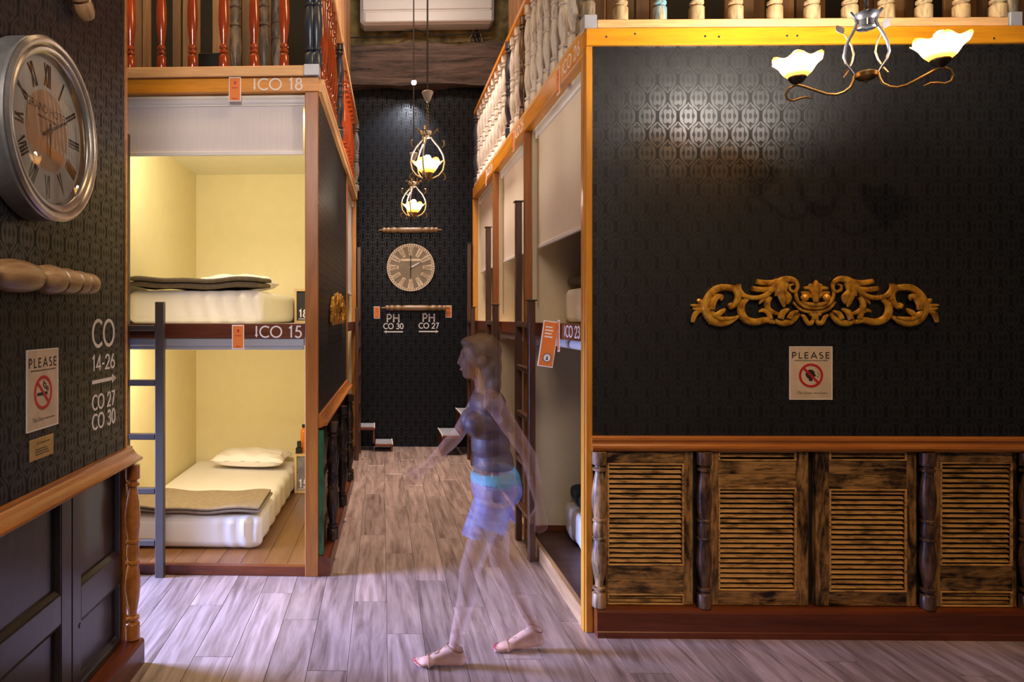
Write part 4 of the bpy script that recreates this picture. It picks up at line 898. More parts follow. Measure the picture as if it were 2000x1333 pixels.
def spindle(fr, x, y, z, label, L, k, roty=0.0, mat='spindle_wood', prof=None):
    P_ = prof or SPN; M_ = P_[-1][1]
    o = one(MB().lathe([(r * k, (h - M_ / 2) * L / M_) for r, h in P_], 18, (0, 0, 0), 'x'), 'turned_spindle', mat, label, 'spindle', fr, (x, y, z), 'turned spindles hung on the walls'); o.rotation_euler = (0, roty, fr.r); return o
ue, ze = WF.at(174, 556, -0.04)
spindle(WF, ue - 0.60, -0.060, ze, 'horizontal turned spindle on the left wall below the big clock', 1.2, 1.0, 0.0, 'spindle_wood', BIG)
ue, ze = WF.at(167, 38, -0.04)
spindle(WF, ue - 0.335, -0.050, ze + 0.335, 'slanting turned spindle on the left wall above the big clock', 0.95, 0.85, R(45), 'spindle_wood', BIG)
u, z = BF.at(801, 450, -0.04); spindle(BF, u, -0.046, z, 'turned spindle on the back wall above the pale clock', 0.85, 0.95)
u, z = BF.at(812, 602, -0.04); spindle(BF, u, -0.046, z, 'turned spindle on the back wall below the pale clock', 0.93, 0.95)
# ------------------------------------------------------------------ signs
def print_line(mb, x0, x1, z, h, rng, y0=-0.0042, y1=-0.0035):
    x = x0
    while x < x1:
        w = rng.uniform(0.6, 2.4) * h; mb.box(x, min(x + w, x1), y0, y1, z, z + h * rng.uniform(0.75, 1.0)); x += w + h * 0.45
def please_sign(fr, pts, label, kind):
    (px0, py0), (px1, py1) = pts
    pm_ = (px0 + px1) / 2
    u0 = fr.at(px0, (py0 + py1) / 2)[0]; u1 = fr.at(px1, (py0 + py1) / 2)[0]
    zt, zb = fr.at(pm_, py0)[1], fr.at(pm_, py1)[1]
    W, H = u1 - u0, zt - zb
    t = thing('notice_sign', label, 'sign', fr, ((u0 + u1) / 2, 0, zb))
    part(MB().bbox(-W / 2, W / 2, -0.0035, 0, 0, H, 0.0008), 'board', 'sign_paper', t)
    bd = MB(); e = 0.004
    for a in ((-W / 2, W / 2, 0, e), (-W / 2, W / 2, H - e, H), (-W / 2, -W / 2 + e, e, H - e), (W / 2 - e, W / 2, e, H - e)): bd.box(a[0], a[1], -0.0045, -0.0036, a[2], a[3])
    part(bd, 'border', 'tag_white', t)
    part(letters(MB(), 'PLEASE', 0, H * 0.775, H * 0.115, 0.15, W * 0.80 / (H * 0.115) / 4.25, -0.0045, -0.0036, 0, 0.22, 'c'), 'sign_lettering', 'ink', t)
    rg_ = random.Random(5); b = MB(); print_line(b, -W * 0.38, W * 0.40, H * 0.728, H * 0.018, rg_); part(b, 'small_print', 'ink_brown', t)
    c = H * 0.455; r = W * 0.255
    if kind == 'smoke':
        g = MB(); g.box(-r * 0.72, r * 0.55, -0.0042, -0.0036, c - r * 0.18, c + r * 0.02)
        g.ribbon([(r * .62, c + r * .05), (r * .62, c + r * .28), (r * .38, c + r * .34), (r * .30, c + r * .55), (r * .1, c + r * .62)], r * .09, -0.0042, -0.0036); g.ribbon([(r * .48, c + r * .08), (r * .46, c + r * .2), (r * .2, c + r * .28), (r * .02, c + r * .5), (r * .12, c + r * .78)], r * .09, -0.0042, -0.0036)
    else:
        g = MB(); g.prism([(x * r * .6 - r * .03, c + y * r * .6) for x, y in ((-.25, -.85), (.28, -.85), (.28, -.45), (.62, -.40), (.62, -.12), (.85, -.10), (.62, .30), (.62, .55), (.30, .85), (-.2, .9), (-.65, .62), (-.78, .1), (-.55, -.35), (-.28, -.5))][::-1], -0.0042, -0.0036)
        for k, (a, b_) in enumerate(((.56, .24), (.66, .05), (.56, -.14))): g.box(r * a, r * (a + .16), -0.0042, -0.0036, c + r * b_, c + r * (b_ + .05))
    part(g, 'pictogram', 'ink', t)
    q = MB().ribbon([(r * math.cos(R(8 * i)), c + r * math.sin(R(8 * i))) for i in range(45)], r * 0.2, -0.0052, -0.0044, 0, True)
    k = r * 0.7; q.ribbon([(-k, c + k), (k, c - k)], r * 0.2, -0.0051, -0.0044); part(q, 'prohibition_ring', 'sign_red', t)
    typed('The Once', H * 0.075, t, 'brand_lettering', 'ink', (-W * 0.16, -0.0040, H * 0.105), 'CENTER', 0.35, 0.9)
    b = MB(); print_line(b, W * 0.06, W * 0.38, H * 0.118, H * 0.014, rg_); part(b, 'small_print', 'ink_brown', t)
    return t
please_sign(WF, ((50, 682), (112, 838)), 'cream PLEASE notice with a crossed-out cigarette on the left wall', 'smoke')
please_sign(RF, ((1541, 677), (1625, 781)), 'cream PLEASE notice with a crossed-out talking head on the right wall', 'talk')
u0 = WF.at(57, 875)[0]; u1 = WF.at(103, 875)[0]; zt = WF.at(80, 854)[1]; zb = WF.at(80, 895)[1]
t = thing('notice_sign', 'small gold plaque with tiny print below the cigarette notice', 'sign', WF, (u0, 0, zb)); W_, H_ = u1 - u0, zt - zb
part(MB().bbox(0, W_, -0.0035, 0, 0, H_, 0.0008), 'board', 'sign_gold', t)
typed('The Once', H_ * 0.17, t, 'brand_lettering', 'ink', (W_ * 0.40, -0.0038, H_ * 0.70), 'CENTER', 0.35, 0.9)
b = MB(); rg_ = random.Random(8); print_line(b, W_ * .52, W_ * .82, H_ * .72, H_ * .05, rg_)
for k in range(3): print_line(b, W_ * .22, W_ * (.70 + .05 * k), H_ * (.44 - .12 * k), H_ * .07, rg_)
part(b, 'small_print', 'ink_brown', t)
# ------------------------------------------------------------------ vinyl lettering
def row_parts(t, text, x, z, h, w, sx, mat):
    for c in text:
        if c == '|':
            a = (GL[c][0] / 2) * h * sx; m = MB(); m.ribbon([(x + a, z + h), (x + a, z + h * .22)], w * h, -0.0015, 0); m.prism([(x + a - .14 * h, z + .26 * h), (x + a, z), (x + a + .14 * h, z + .26 * h)], -0.0015, 0); part(m, 'arrow', mat, t)
        elif c != ' ': part(letters(MB(), c, x, z, h, w, sx), 'character', mat, t)
        x += (GL[c][0] + 0.10) * h * sx
def lettering(fr, px0, px1, rows, label, y=0.0, sxfix=None, mat='lettering_white', group=None, arrows=()):
    """rows: (text, py_top, py_bottom, px_left, px_right) in the photograph's pixels"""
    pm_ = (px0 + px1) / 2; u0, zb = fr.at(px0, rows[-1][2], y)
    t = thing('wall_lettering', label, 'lettering', fr, (u0, y, zb), group)
    for text, pt, pb, xa, xb, *wd in rows:
        ua, ub = fr.at(xa, pt, y)[0], fr.at(xb, pt, y)[0]; xm = (xa + xb) / 2; z1, z0 = fr.at(xm, pt, y)[1], fr.at(xm, pb, y)[1]; h = z1 - z0
        tot = sum(GL[c][0] + 0.10 for c in text) * h - 0.10 * h
        row_parts(t, text, ua - u0, z0 - zb, h, wd[0] if wd else 0.13, (ub - ua) / tot, mat)
    for xa, xb, py, w in arrows:
        a, b_ = fr.at(xa, py, y)[0], fr.at(xb, py, y)[0]; part(arrow(MB(), a - u0, b_ - u0, fr.at((xa + xb) / 2, py, y)[1] - zb, w), 'arrow', mat, t)
    return t
lettering(WF, 180, 225, [('CO', 624, 678, 180, 223, 0.12), ('14-26', 693, 722, 180, 224), ('CO 27', 768, 797, 180, 224), ('CO 30', 804, 834, 180, 225)], 'white wall lettering CO 14-26 with an arrow on the left wall', arrows=[(180, 226, 743, 0.016)])
lettering(BF, 748, 790, [('PH', 614, 630, 755, 781, 0.16), ('CO 30', 632, 643, 749, 788, 0.15)], 'white back-wall lettering PH CO 30 with an arrow pointing left', group=None, arrows=[(787, 749, 648.5, 0.016)])
lettering(BF, 818, 860, [('PH', 613, 629, 825, 850, 0.16), ('CO 27', 631, 642, 818, 857, 0.15)], 'white back-wall lettering PH CO 27 with an arrow pointing right', arrows=[(818, 857, 648, 0.016)])
def bunk_no(fr, px, text, label, y, sx=None): return lettering(fr, px[0], px[1], [(text, px[2], px[3], px[0], px[1], 0.125)], label, y)
bunk_no(LF, (493, 591, 153, 176), '|CO 18', 'white lettering CO 18 on the orange beam above the upper left bunk', -0.0205)
bunk_no(LF, (497, 590, 637, 660), '|CO 15', 'white lettering CO 15 on the brown board above the lower left bunk', -0.0125)
def corr_no(x0, x1, z0, z1, text, label, y):
    t = thing('wall_lettering', label, 'lettering', RC, (x0, y, z0)); h = z1 - z0; tot = sum(GL[c][0] + 0.10 for c in text) * h - 0.10 * h
    row_parts(t, text, 0, 0, h, 0.13, (x1 - x0) / tot, 'lettering_white')
corr_no(-0.44, -0.06, 3.245, 3.325, '|CO 26', 'white lettering CO 26 on the top beam of the nearest right bunk', -0.0125)
corr_no(-1.93, -1.60, 3.245, 3.325, '|CO 25', 'white lettering CO 25 on the top beam of the middle right bunk', -0.0125)
corr_no(-3.46, -3.12, 3.245, 3.325, '|CO 24', 'white lettering CO 24 on the top beam of the farthest right bunk', -0.0125)
xa = RC.at(1102, 650, -0.0065)[0]; xb = RC.at(1133, 650, -0.0065)[0]
corr_no(xa, xb, 1.632, 1.702, '|CO 23', 'white lettering CO 23 on the board above the nearest lower right bunk', -0.0065)
# ------------------------------------------------------------------ orange hang tags
def hang_tag(fr, x, y, z, label, w=0.083, h=0.165, rotz=0.0, icon=False):
    t = thing('hang_tag', label, 'tag', fr, (x, y, z), 'orange bunk tags', rotz)
    c = part(MB().bbox(-w / 2, w / 2, -0.004, 0, -h, 0, 0.001), 'card', 'tag_white', t)
    f = part(MB().bbox(-w / 2 + 0.006, w / 2 - 0.006, -0.0055, -0.0041, -h + 0.007, -0.007, 0.0005), 'face', 'tag_orange', t)
    g = MB(); 
    if icon:
        part(MB().lathe([(0, -0.0056), (w * .30, -0.0056), (w * .30, -0.0064), (0, -0.0064)], 24, (0.004, 0, -h * .80), 'y', 0.9), 'badge_ring', 'tag_navy', f)
        part(MB().lathe([(0, -0.0065), (w * .25, -0.0065), (w * .25, -0.0070), (0, -0.0070)], 24, (0.004, 0, -h * .80), 'y', 0.9), 'badge', 'tag_white', f)
        part(MB().prism([(0.004 - w * .07, -h * .80 - w * .15), (0.004 + w * .07, -h * .80 - w * .15), (0.004 + w * .04, -h * .80 + w * .05), (0.004, -h * .80 + w * .16), (0.004 - w * .04, -h * .80 + w * .05)], -0.0075, -0.0071), 'badge_figure', 'tag_navy', f)
        for k in range(4): g.box(-w * .32, w * (.12 + .08 * (k % 2)), -0.0064, -0.0056, -h * (.15 + .07 * k), -h * (.12 + .07 * k))
    else:
        g.box(-w * .06, w * .10, -0.0064, -0.0056, -h * .30, -h * .18); g.box(-w * .25, w * .25, -0.0064, -0.0056, -h * .46, -h * .43); g.box(-w * .2, w * .2, -0.0064, -0.0056, -h * .90, -h * .87)
    part(g, 'tag_print', 'tag_white' if icon else 'sign_red', f)
    return t
u, z = LF.at(459, 151, -0.02); hang_tag(LF, u, -0.0205, z, 'orange tag on the beam above the upper left bunk')
u, z = LF.at(465, 635, -0.02); hang_tag(LF, u, -0.018, z, 'orange tag on the board between the two left bunks')
u, z = BF.at(736, 599, 0); hang_tag(BF, u, -0.0005, z, 'orange tag left of the lower spindle on the back wall')
u, z = BF.at(876, 597, 0); hang_tag(BF, u, -0.0005, z, 'orange tag right of the lower spindle on the back wall')
x = RC.at(1092, 660, -0.012)[0]
t = hang_tag(RC, x, -0.0125, 1.735, 'narrow orange tag on the board beside the lettering CO 23', 0.05, 0.20)
p = RC.P(x - 0.06, -0.017, 1.728)
t2 = hang_tag(WORLD, at(1077, 636, p[1] - 0.01)[0], p[1] - 0.01, 1.728, 'large orange tag with a round badge sticking out into the corridor', 0.098, 0.295, R(-4), True); t2.rotation_euler.y = R(8)
for d, lb in ((-0.52, 'orange tag on the top beam of the nearest right bunk'), (-1.99, 'orange tag on the top beam of the middle right bunk'), (-3.53, 'orange tag on the top beam of the farthest right bunk')):
    hang_tag(RC, d, -0.0130, 3.335, lb, 0.07, 0.17)
# ------------------------------------------------------------------ lamps
def shade_profile(k=1.0): return [(r * k, z * k) for r, z in ((0.034, 0.0), (0.044, 0.006), (0.058, 0.020), (0.068, 0.036), (0.077, 0.052), (0.090, 0.066), (0.104, 0.078), (0.1015, 0.081), (0.087, 0.070), (0.073, 0.055), (0.064, 0.038), (0.054, 0.023), (0.040, 0.010), (0.0, 0.008))]
def add_lamp(t, p, k=1.0, cup='dark_metal', glow='bulb_glow', glass='lamp_shade_glass'):
    sh = MB(); n = 40; pr = shade_profile(k); sh.lathe(pr, n, (0, 0, 0), 'z', 1, 1, 0, None)
    m = len(pr)
    for i in range(n):
        a = 2 * PI * i / n
        for j in range(m):
            rr_ = math.hypot(sh.v[i * m + j][0], sh.v[i * m + j][1])
            f = max(0, (rr_ / k - 0.045) / 0.055); s_ = 1 + 0.06 * f * math.cos(6 * a); x, y, zz = sh.v[i * m + j]
            sh.v[i * m + j] = (x * s_, y * s_, zz + 0.010 * k * f * math.cos(6 * a))
    sh.f = sh.f[:-1] if False else sh.f
    part(sh, 'lamp_shade', glass, t, p, None, 'lit amber glass shade')
    part(MB().lathe([(0.0, -0.034 * k), (0.008 * k, -0.032 * k), (0.026 * k, -0.022 * k), (0.038 * k, -0.004 * k), (0.037 * k, 0.003 * k), (0.0, 0.003 * k)], 20), 'shade_cup', cup, t, p)
    b = part(MB().lathe([(0.010 * k, 0.012 * k), (0.013 * k, 0.040 * k), (0.022 * k, 0.070 * k), (0.027 * k, 0.092 * k), (0.024 * k, 0.110 * k), (0.013 * k, 0.122 * k), (0.0, 0.125 * k)], 18), 'bulb', glow, t, p)
    return t
def pendant(px, py, Y, label, zc):
    """lyre-shaped hanging lamp; (px, py) is its bottom hub"""
    X, Y, Z = at(px, py, Y)
    t = thing('pendant_lamp', label, 'lamp', WORLD, (X, Y, Z), 'lyre-shaped pendant lamps in the corridor'); C_ = 'iron_cream'
    part(MB().tube([(0, 0, 0.60), (0, 0, 6.75 - Z)], 0.006, 8), 'cord', 'cable_black', t)
    part(MB().lathe([(0, 0.52), (0.012, 0.522), (0.020, 0.535), (0.040, 0.585), (0.036, 0.592), (0.008, 0.60), (0, 0.61)], 20), 'cord_cup', C_, t)
    ch = MB()
    for k in range(9):
        z0 = 0.335 + k * 0.0215; pts = [(0.008 * math.cos(2 * PI * i / 10) * (1 if k % 2 else 0), 0.008 * math.cos(2 * PI * i / 10) * (0 if k % 2 else 1), z0 + 0.014 * math.sin(2 * PI * i / 10)) for i in range(10)]
        ch.tube(pts, 0.0025, 5, (1, 1), 0, True)
    part(ch, 'chain', 'bronze', t)
    part(MB().lathe([(0, 0.275), (0.022, 0.277), (0.016, 0.292), (0.024, 0.305), (0.030, 0.318), (0.024, 0.326), (0, 0.332)], 20), 'top_hub', C_, t)
    part(MB().lathe([(0, -0.022), (0.006, -0.020), (0.010, -0.008), (0.030, -0.002), (0.034, 0.008), (0.022, 0.018), (0, 0.022)], 20), 'bottom_hub', 'bronze', t)
    for a in (4, 122, 184, 250):
        ca, sa = math.cos(R(a)), math.sin(R(a)); pr = [(0.022, 0.285), (0.040, 0.258), (0.078, 0.215), (0.106, 0.165), (0.116, 0.115), (0.106, 0.062), (0.078, 0.026), (0.034, 0.004)]
        m = MB().tube([(r * ca, r * sa, z) for r, z in pr], 0.0055, 8)
        arm = part(m, 'scroll_arm', C_, t)
        for pr_, rd_ in ((((0.022, 0.300), (0.045, 0.305), (0.052, 0.325), (0.068, 0.338), (0.074, 0.324)), [0.006, 0.005, 0.006, 0.008, 0.004]), (((0.100, 0.215), (0.114, 0.23), (0.112, 0.26), (0.100, 0.262)), [0.005, 0.006, 0.006, 0.003]), (((0.095, 0.045), (0.118, 0.03), (0.122, 0.005), (0.108, -0.008)), [0.004, 0.005, 0.005, 0.003])):
            part(MB().tube([(r * ca, r * sa, z) for r, z in pr_], rd_, 8), 'leaf_curl', 'bronze', arm)
    add_lamp(t, (0, 0, 0.040), 0.98, 'bronze', 'pendant_bulb_glow', 'pendant_shade_glass')
    return t
pendant(835, 350, 4.60, 'larger-looking nearer pendant lamp of cream iron hanging in the corridor', 0)
pendant(808, 424, 6.30, 'lower-looking farther pendant lamp of cream iron hanging in the corridor', 0)
# two-armed chandelier before the right wall
HX, HY, HZ = at(1692, 149, 3.03)
t = thing('chandelier', 'two-armed bronze chandelier with lit glass shades before the right wall', 'lamp', WORLD, (HX, HY, HZ))
ev = Vector((0.913, -0.408, 0))
def arm_pts(pts, sg):
    out = []
    for cx, cy in pts:
        r = (cx - 965) * 0.000405; z = (700 - (cy + 0.123 * (cx - 965))) * 0.000478; out.append((ev.x * r * sg, ev.y * r * sg, z))
    return out
part(MB().lathe([(0, -0.030), (0.006, -0.028), (0.008, -0.018), (0.030, -0.014), (0.042, -0.004), (0.044, 0.012), (0.036, 0.020), (0, 0.024)], 24), 'bottom_hub', 'bronze', t)
part(MB().lathe([(0, 0.200), (0.005, 0.201), (0.006, 0.209), (0.034, 0.210), (0.038, 0.215), (0.030, 0.222), (0.029, 0.250), (0.038, 0.258), (0.046, 0.272), (0.046, 0.280), (0.022, 0.285), (0.010, 0.30), (0, 0.304)], 24), 'top_hub', 'chrome', t)
cc = MB()
for k in range(60):
    z0 = 0.32 + k * 0.030
    pts = [(0.010 * math.cos(2 * PI * i / 10) * (k % 2), 0.010 * math.cos(2 * PI * i / 10) * (1 - k % 2), z0 + 0.019 * math.sin(2 * PI * i / 10)) for i in range(10)]; cc.tube(pts, 0.003, 5, (1, 1), 0, True)
cc.tube([(0, 0, 2.11), (0, 0, 6.75 - HZ)], 0.004, 6)
part(cc, 'chain', 'chrome', t)
for sg, nm_ in ((1, 'right'), (-1, 'left')):
    low = arm_pts([(1035, 690), (1072, 660), (1082, 715), (1110, 765), (1170, 797), (1240, 805), (1330, 780), (1440, 718), (1550, 655), (1615, 622)], sg)
    arm = part(MB().tube(low, 0.0065, 9), 'lamp_arm', 'bronze', t)
    cur = arm_pts([(1600, 630), (1650, 622), (1700, 640), (1726, 690), (1705, 742), (1650, 768), (1590, 760), (1530, 762), (1470, 790)], sg); part(MB().tube(cur, [0.0055] * 7 + [0.005, 0.003], 8), 'end_curl', 'bronze', arm)
    up = arm_pts([(1072, 660), (1100, 610), (1145, 545), (1170, 470), (1155, 380), (1120, 310), (1075, 240), (1052, 185), (1068, 125), (1112, 68)], sg); part(MB().tube(up, 0.0065, 9), 'scroll_stem', 'chrome', t)
    side = Vector((-ev.y, ev.x, 0)) * 0.06
    ls = [(Vector(p) + side * min(1, 0.25 + i * 0.1)) for i, p in enumerate(arm_pts([(1170, 655), (1130, 600), (1085, 520), (1065, 450), (1080, 360), (1120, 270), (1150, 215)], sg))]
    lf = part(MB().tube(ls, [0.004] * 6 + [0.003], 8), 'leaf_stem', 'bronze', t)
    e_ = ls[-1]; d_ = (ls[-1] - ls[-2]).normalized(); sd_ = d_.cross(Vector((0, 1, 0))).normalized()
    lm = MB(); P = []
    for k, w in ((0, 0), (.012, .012), (.026, .019), (.040, .014), (.055, 0)): P.append((k, w))
    lv = [e_ + d_ * k + sd_ * w for k, w in P] + [e_ + d_ * k - sd_ * w for k, w in P[-2:0:-1]]
    nv = len(lv); off = Vector((0, 0.003, 0)); lm.add([v[:] for v in lv] + [(v + off)[:] for v in lv], [tuple(range(nv)), tuple(range(2 * nv - 1, nv - 1, -1))] + [(i, (i + 1) % nv, (i + 1) % nv + nv, i + nv) for i in range(nv)])
    part(lm, 'leaf', 'lamp_leaf', lf)
    c = Vector(low[-1]) + Vector((0, 0, 0.034)); add_lamp(t, c[:], 1.0)
# spotlight under the beam
X, Y, Z = at(808, 160, 8.93)
t = thing('spotlight', 'small bright spotlight under the dark beam at the end of the corridor', 'lamp', WORLD, (X, Y, Z))
part(MB().lathe([(0, 0.0), (0.034, 0.0), (0.038, -0.006), (0.038, -0.05), (0.0, -0.055)], 20, (0, 0, 0), 'y'), 'housing', 'cable_black', t, None, (R(28), 0, 0)); part(MB().lathe([(0, -0.0551), (0.032, -0.0551), (0.026, -0.066), (0, -0.070)], 18, (0, 0, 0), 'y'), 'lens', 'spot_glow', t, None, (R(28), 0, 0))
part(MB().box(-0.012, 0.012, -0.03, 0.14, 0.039, 0.052), 'bracket', 'cable_black', t)
spot('corridor_spot', (X - 0.02, Y - 0.10, Z - 0.06), (X - 0.22, 9.23, Z - 1.1), 110, (0.86, 0.90, 1.0), 105, 0.8, 0.02)
# ------------------------------------------------------------------ air conditioner on the far wall
xa, za = BF.at(703, 47, -0.30); xb, _ = BF.at(966, 42, -0.30)
t = thing('air_conditioner', 'long white air conditioner on the rough wall above the dark beam', 'air conditioner', BF, ((xa + xb) / 2, 0, za)); w = (xb - xa) / 2
part(MB().bbox(-w, w, -0.30, -0.02, 0.0, 0.62, 0.05), 'body', 'white_plastic', t); part(MB().bbox(-w + 0.06, w - 0.03, -0.318, -0.296, 0.015, 0.155, 0.012), 'louvre_flap', 'white_plastic', t)
part(MB().bbox(-w + 0.04, w - 0.04, -0.312, -0.298, 0.175, 0.58, 0.012), 'front_cover', 'white_plastic', t); part(MB().box(w - 0.26, w - 0.14, -0.3145, -0.3125, 0.29, 0.325), 'badge', 'tag_navy', t)
cb = MB(); cb.tube([(w - 0.20, -0.05, 0.0), (w - 0.22, -0.05, -0.08), (w - 0.19, -0.05, -0.15), (w - 0.18, -0.05, -0.175)], 0.03, 8); pc = part(cb, 'pipe', 'cable_black', t)
for dx in (-0.09, 0.06): part(MB().tube([(w - 0.20 + dx * .4, -0.06, 0.0), (w - 0.20 + dx, -0.06, -0.10), (w - 0.20 + dx * 1.2, -0.06, -0.18)], 0.008, 6), 'cable', 'cable_tan', t)
u0, z0 = BF.at(775, 79, -0.05); u1, z1 = BF.at(835, 78, -0.05)
one(MB().tube([(-0.75, 0, -0.02), (-0.35, 0, -0.01), (0.0, 0, 0.0), (0.13, 0, 0.06), (0.25, 0, 0.075), (0.38, 0, 0.05), (0.52, 0, 0.0), (0.9, 0, 0.01), (1.25, 0, 0.05)], 0.010, 8), 'loose_cable', 'cable_black', 'black cable looping along the top of the dark beam', 'cable', BF, (u0, -0.15, z0 + 0.02))
# ------------------------------------------------------------------ steps at the end of the corridor
def step_unit(label, x0, x1, y0, y1, levels, dirn):
    """levels: top heights, lowest first; the flight climbs in direction dirn"""
    t = thing('wooden_steps', label, 'steps', WORLD, ((x0 + x1) / 2, (y0 + y1) / 2, 0), 'wooden steps at the corridor end'); c = (x0 + x1) / 2; hy = (y1 - y0) / 2; n = len(levels); wd = (x1 - x0) / n
    for i, z in enumerate(levels):
        a = (x0 + i * wd if dirn > 0 else x1 - (i + 1) * wd) - c; b = a + wd
        f = a if dirn > 0 else b
        part(MB().bbox(a, b, -hy, hy, z - 0.045, z - 0.006, 0.003), 'tread', 'red_wood_x', t); part(MB().box(a + 0.01, b - 0.01, -hy + 0.01, hy - 0.01, z - 0.006, z), 'tread_mat', 'tread_grey', t)
        part(MB().bbox(f - 0.014 * (dirn < 0) , f + 0.014 * (dirn > 0), -hy - 0.002, hy + 0.002, z - 0.02, z + 0.004, 0.002), 'nosing', 'nosing', t)
        part(MB().bbox(f + 0.016 * dirn - 0.012, f + 0.016 * dirn + 0.012, -hy + 0.01, hy - 0.01, (levels[i - 1] if i else 0.0), z - 0.046, 0.002), 'riser', 'red_wood_x', t)
    return t
step_unit('wooden steps with grey treads climbing left at the far left of the corridor', -0.42, 0.285, 8.87, 9.19, [0.115, 0.33, 0.54], -1)
step_unit('wooden steps with grey treads climbing right behind the far right ladder', 0.89, 1.60, 8.58, 9.14, [0.27, 0.54, 0.80], 1)
# ------------------------------------------------------------------ railings of the lofts
def rail_thing(name, label, fr, x0, x1, y, zb, balus, H, base_mat, posts=(), top='pine_x', base_h=0.07, base_w=0.075, gaps=()):
    t = thing(name, label, 'railing', fr, (x0, y, zb))
    part(MB().bbox(0, x1 - x0, -base_w / 2, base_w / 2, 0, base_h, 0.004), 'base_rail', base_mat, t)
    part(MB().bbox(0, x1 - x0, -0.04, 0.04, base_h + H, base_h + H + 0.06, 0.008), 'handrail', top, t)
    cache = {}
    for x, mat, prof, r in balus:
        k = (mat, id(prof), r)
        if k not in cache:
            cache[k] = MB().lathe([(a * r, b * H / prof[-1][1]) for a, b in prof], 14).mesh('baluster'); cache[k].materials.append(MATS[mat])
        o = link('baluster', cache[k], None, t, (x - x0, 0, base_h)); o.rotation_euler.z = random.uniform(0, 6)
    for x, mat, r in posts:
        part(MB().lathe([(a * r, b * (H + 0.02) / DOUBLE[-1][1]) for a, b in DOUBLE], 16), 'corner_post', mat, t, (x - x0, -0.005, base_h)); 
    return t
LB = [(LF.at(px, 133, -0.02)[0], 'red_varnish', VASE, 1.0) for px in (252, 313, 374, 435, 495, 554)]
LB = [(2 * LB[0][0] - LB[1][0], *LB[0][1:])] + LB
zlf = LF.at(420, 153, 0.0)[1]
rl = rail_thing('loft_railing', 'red varnished loft railing across the front above bunk CO 18', LF, -1.62, -0.09, 0.005, zlf, LB, 0.92, 'pine_x', [(-0.055, 'navy_paint', 1.15), (-0.012, 'navy_paint', 1.15)])
part(MB().bbox(1.525, 1.63, -0.045, 0.045, 0.0, 0.075, 0.003), 'bracket', 'bracket_metal', rl)
CB = [(d, 'red_varnish', VASE, 1.0) for d in [0.14 + 0.165 * k for k in range(30)] if d < 1.25 or 2.2 < d < 3.5]
rail_thing('loft_railing', 'red varnished loft railing running along the left side of the corridor', LC, 0.06, 4.24, 0.0, 3.351, CB, 0.86, 'pine_x', [(1.62, 'navy_paint', 1.2), (4.2, 'grey_post', 1.3)], 'pine_x', 0.035, 0.06)
RBp = [(RF.at(px, 35, 0.03)[0]) for px in (1213, 1290, 1362, 1438, 1515, 1588, 1662, 1733, 1807, 1880, 1952)]
RB = [(x, 'blue_paint' if i == 1 else 'cream_worn', DOUBLE, 1.22 if i != 1 else 1.1) for i, x in enumerate(RBp)]
rr_ = rail_thing('loft_railing', 'worn cream loft railing with one blue baluster across the top of the right wall', RF, RF.at(1167, 45)[0], RF.at(1971, 45)[0], 0.04, 3.362, RB, 0.86, 'pine_x', [], 'pine_x', 0.05)
part(MB().bbox(-0.075, -0.003, -0.045, 0.045, -0.008, 0.075, 0.003), 'bracket', 'bracket_metal', rr_); w_ = RF.at(1971, 45)[0] - RF.at(1167, 45)[0]; part(MB().bbox(w_ + 0.003, w_ + 0.07, -0.045, 0.045, -0.008, 0.075, 0.003), 'bracket', 'bracket_metal', rr_)
part(MB().lathe([(a * 1.15, b) for a, b in DOUBLE], 16), 'corner_post', 'grey_post', rr_, (-0.04, 0, 0.076)); part(MB().lathe([(a * 1.15, b) for a, b in DOUBLE], 16), 'corner_post', 'grey_post', rr_, (w_ + 0.035, 0, 0.076))
blk = MB()
for px in (1185, 1555, 1930):
    u = RF.at(px, 52)[0]; blk.bbox(u - 0.045, u + 0.045, -0.005, 0.07, 3.3525, 3.3615, 0.002)
trim(blk, 'pine_x', RF)
RCB = []
for k in range(20):
    d = 0.36 + 0.208 * k
    if abs(d - 2.37) < 0.08: continue
    RCB.append((-d, 'post_brown' if k == 7 else 'cream_paint', DOUBLE, 1.05))
rail_thing('loft_railing', 'cream loft railing running along the right side of the corridor', RC, -4.58, -0.10, 0.035, 3.346, RCB, 0.84, 'pine_x', [(-2.37, 'navy_paint', 1.35), (-4.54, 'navy_paint', 1.3), (-0.15, 'grey_post', 1.2)], 'orange_wood_x', 0.04)
# ------------------------------------------------------------------ boarding behind the railings
def boards(label, fr, x0, x1, y, z0, z1, w, mat, gap=0.006, skip=(), jit=0.004, rng=random.Random(11)):
    t = thing('board_screen', label, 'screen', fr, (x0, y, z0)); me = MB().bbox(0, w - gap, 0, 0.02, 0, z1 - z0, 0.002).mesh('board'); me.materials.append(MATS[mat])
    n = int((x1 - x0) / w)
    for i in range(n):
        if i in skip: continue
        link('board', me, None, t, (i * w, rng.uniform(-jit, jit), 0))
    return t
boards('brown upright boards in the left loft, behind the red railing', LF, -1.75, -0.42, 0.62, 3.352, 4.9, 0.078, 'brown_board', 0.012, (2, 5, 6, 10), 0.02)
boards('light plywood boards lining the left corridor railing', LC, 0.75, 4.2, 0.062, 3.352, 5.95, 0.23, 'pine_z')
boards('brown upright boards in the right loft, behind the worn cream railing', RF, 0.10, 2.9, 0.50, 3.354, 4.8, 0.092, 'brown_board', 0.010, (6, 7, 8, 9, 13, 17, 24), 0.03)
boards('orange upright boards lining the right corridor railing', RC, -4.55, -0.62, 0.42, 3.354, 5.9, 0.131, 'pine_z')
struct('wall_loft_left', MB().box(-3.6, -0.30, 1.9, 2.0, 3.351, 6.7), 'dark_void', LF)
struct('wall_loft_right', MB().box(0.60, RW, 1.6, 1.7, 3.353, 6.7), 'dark_void', RF)
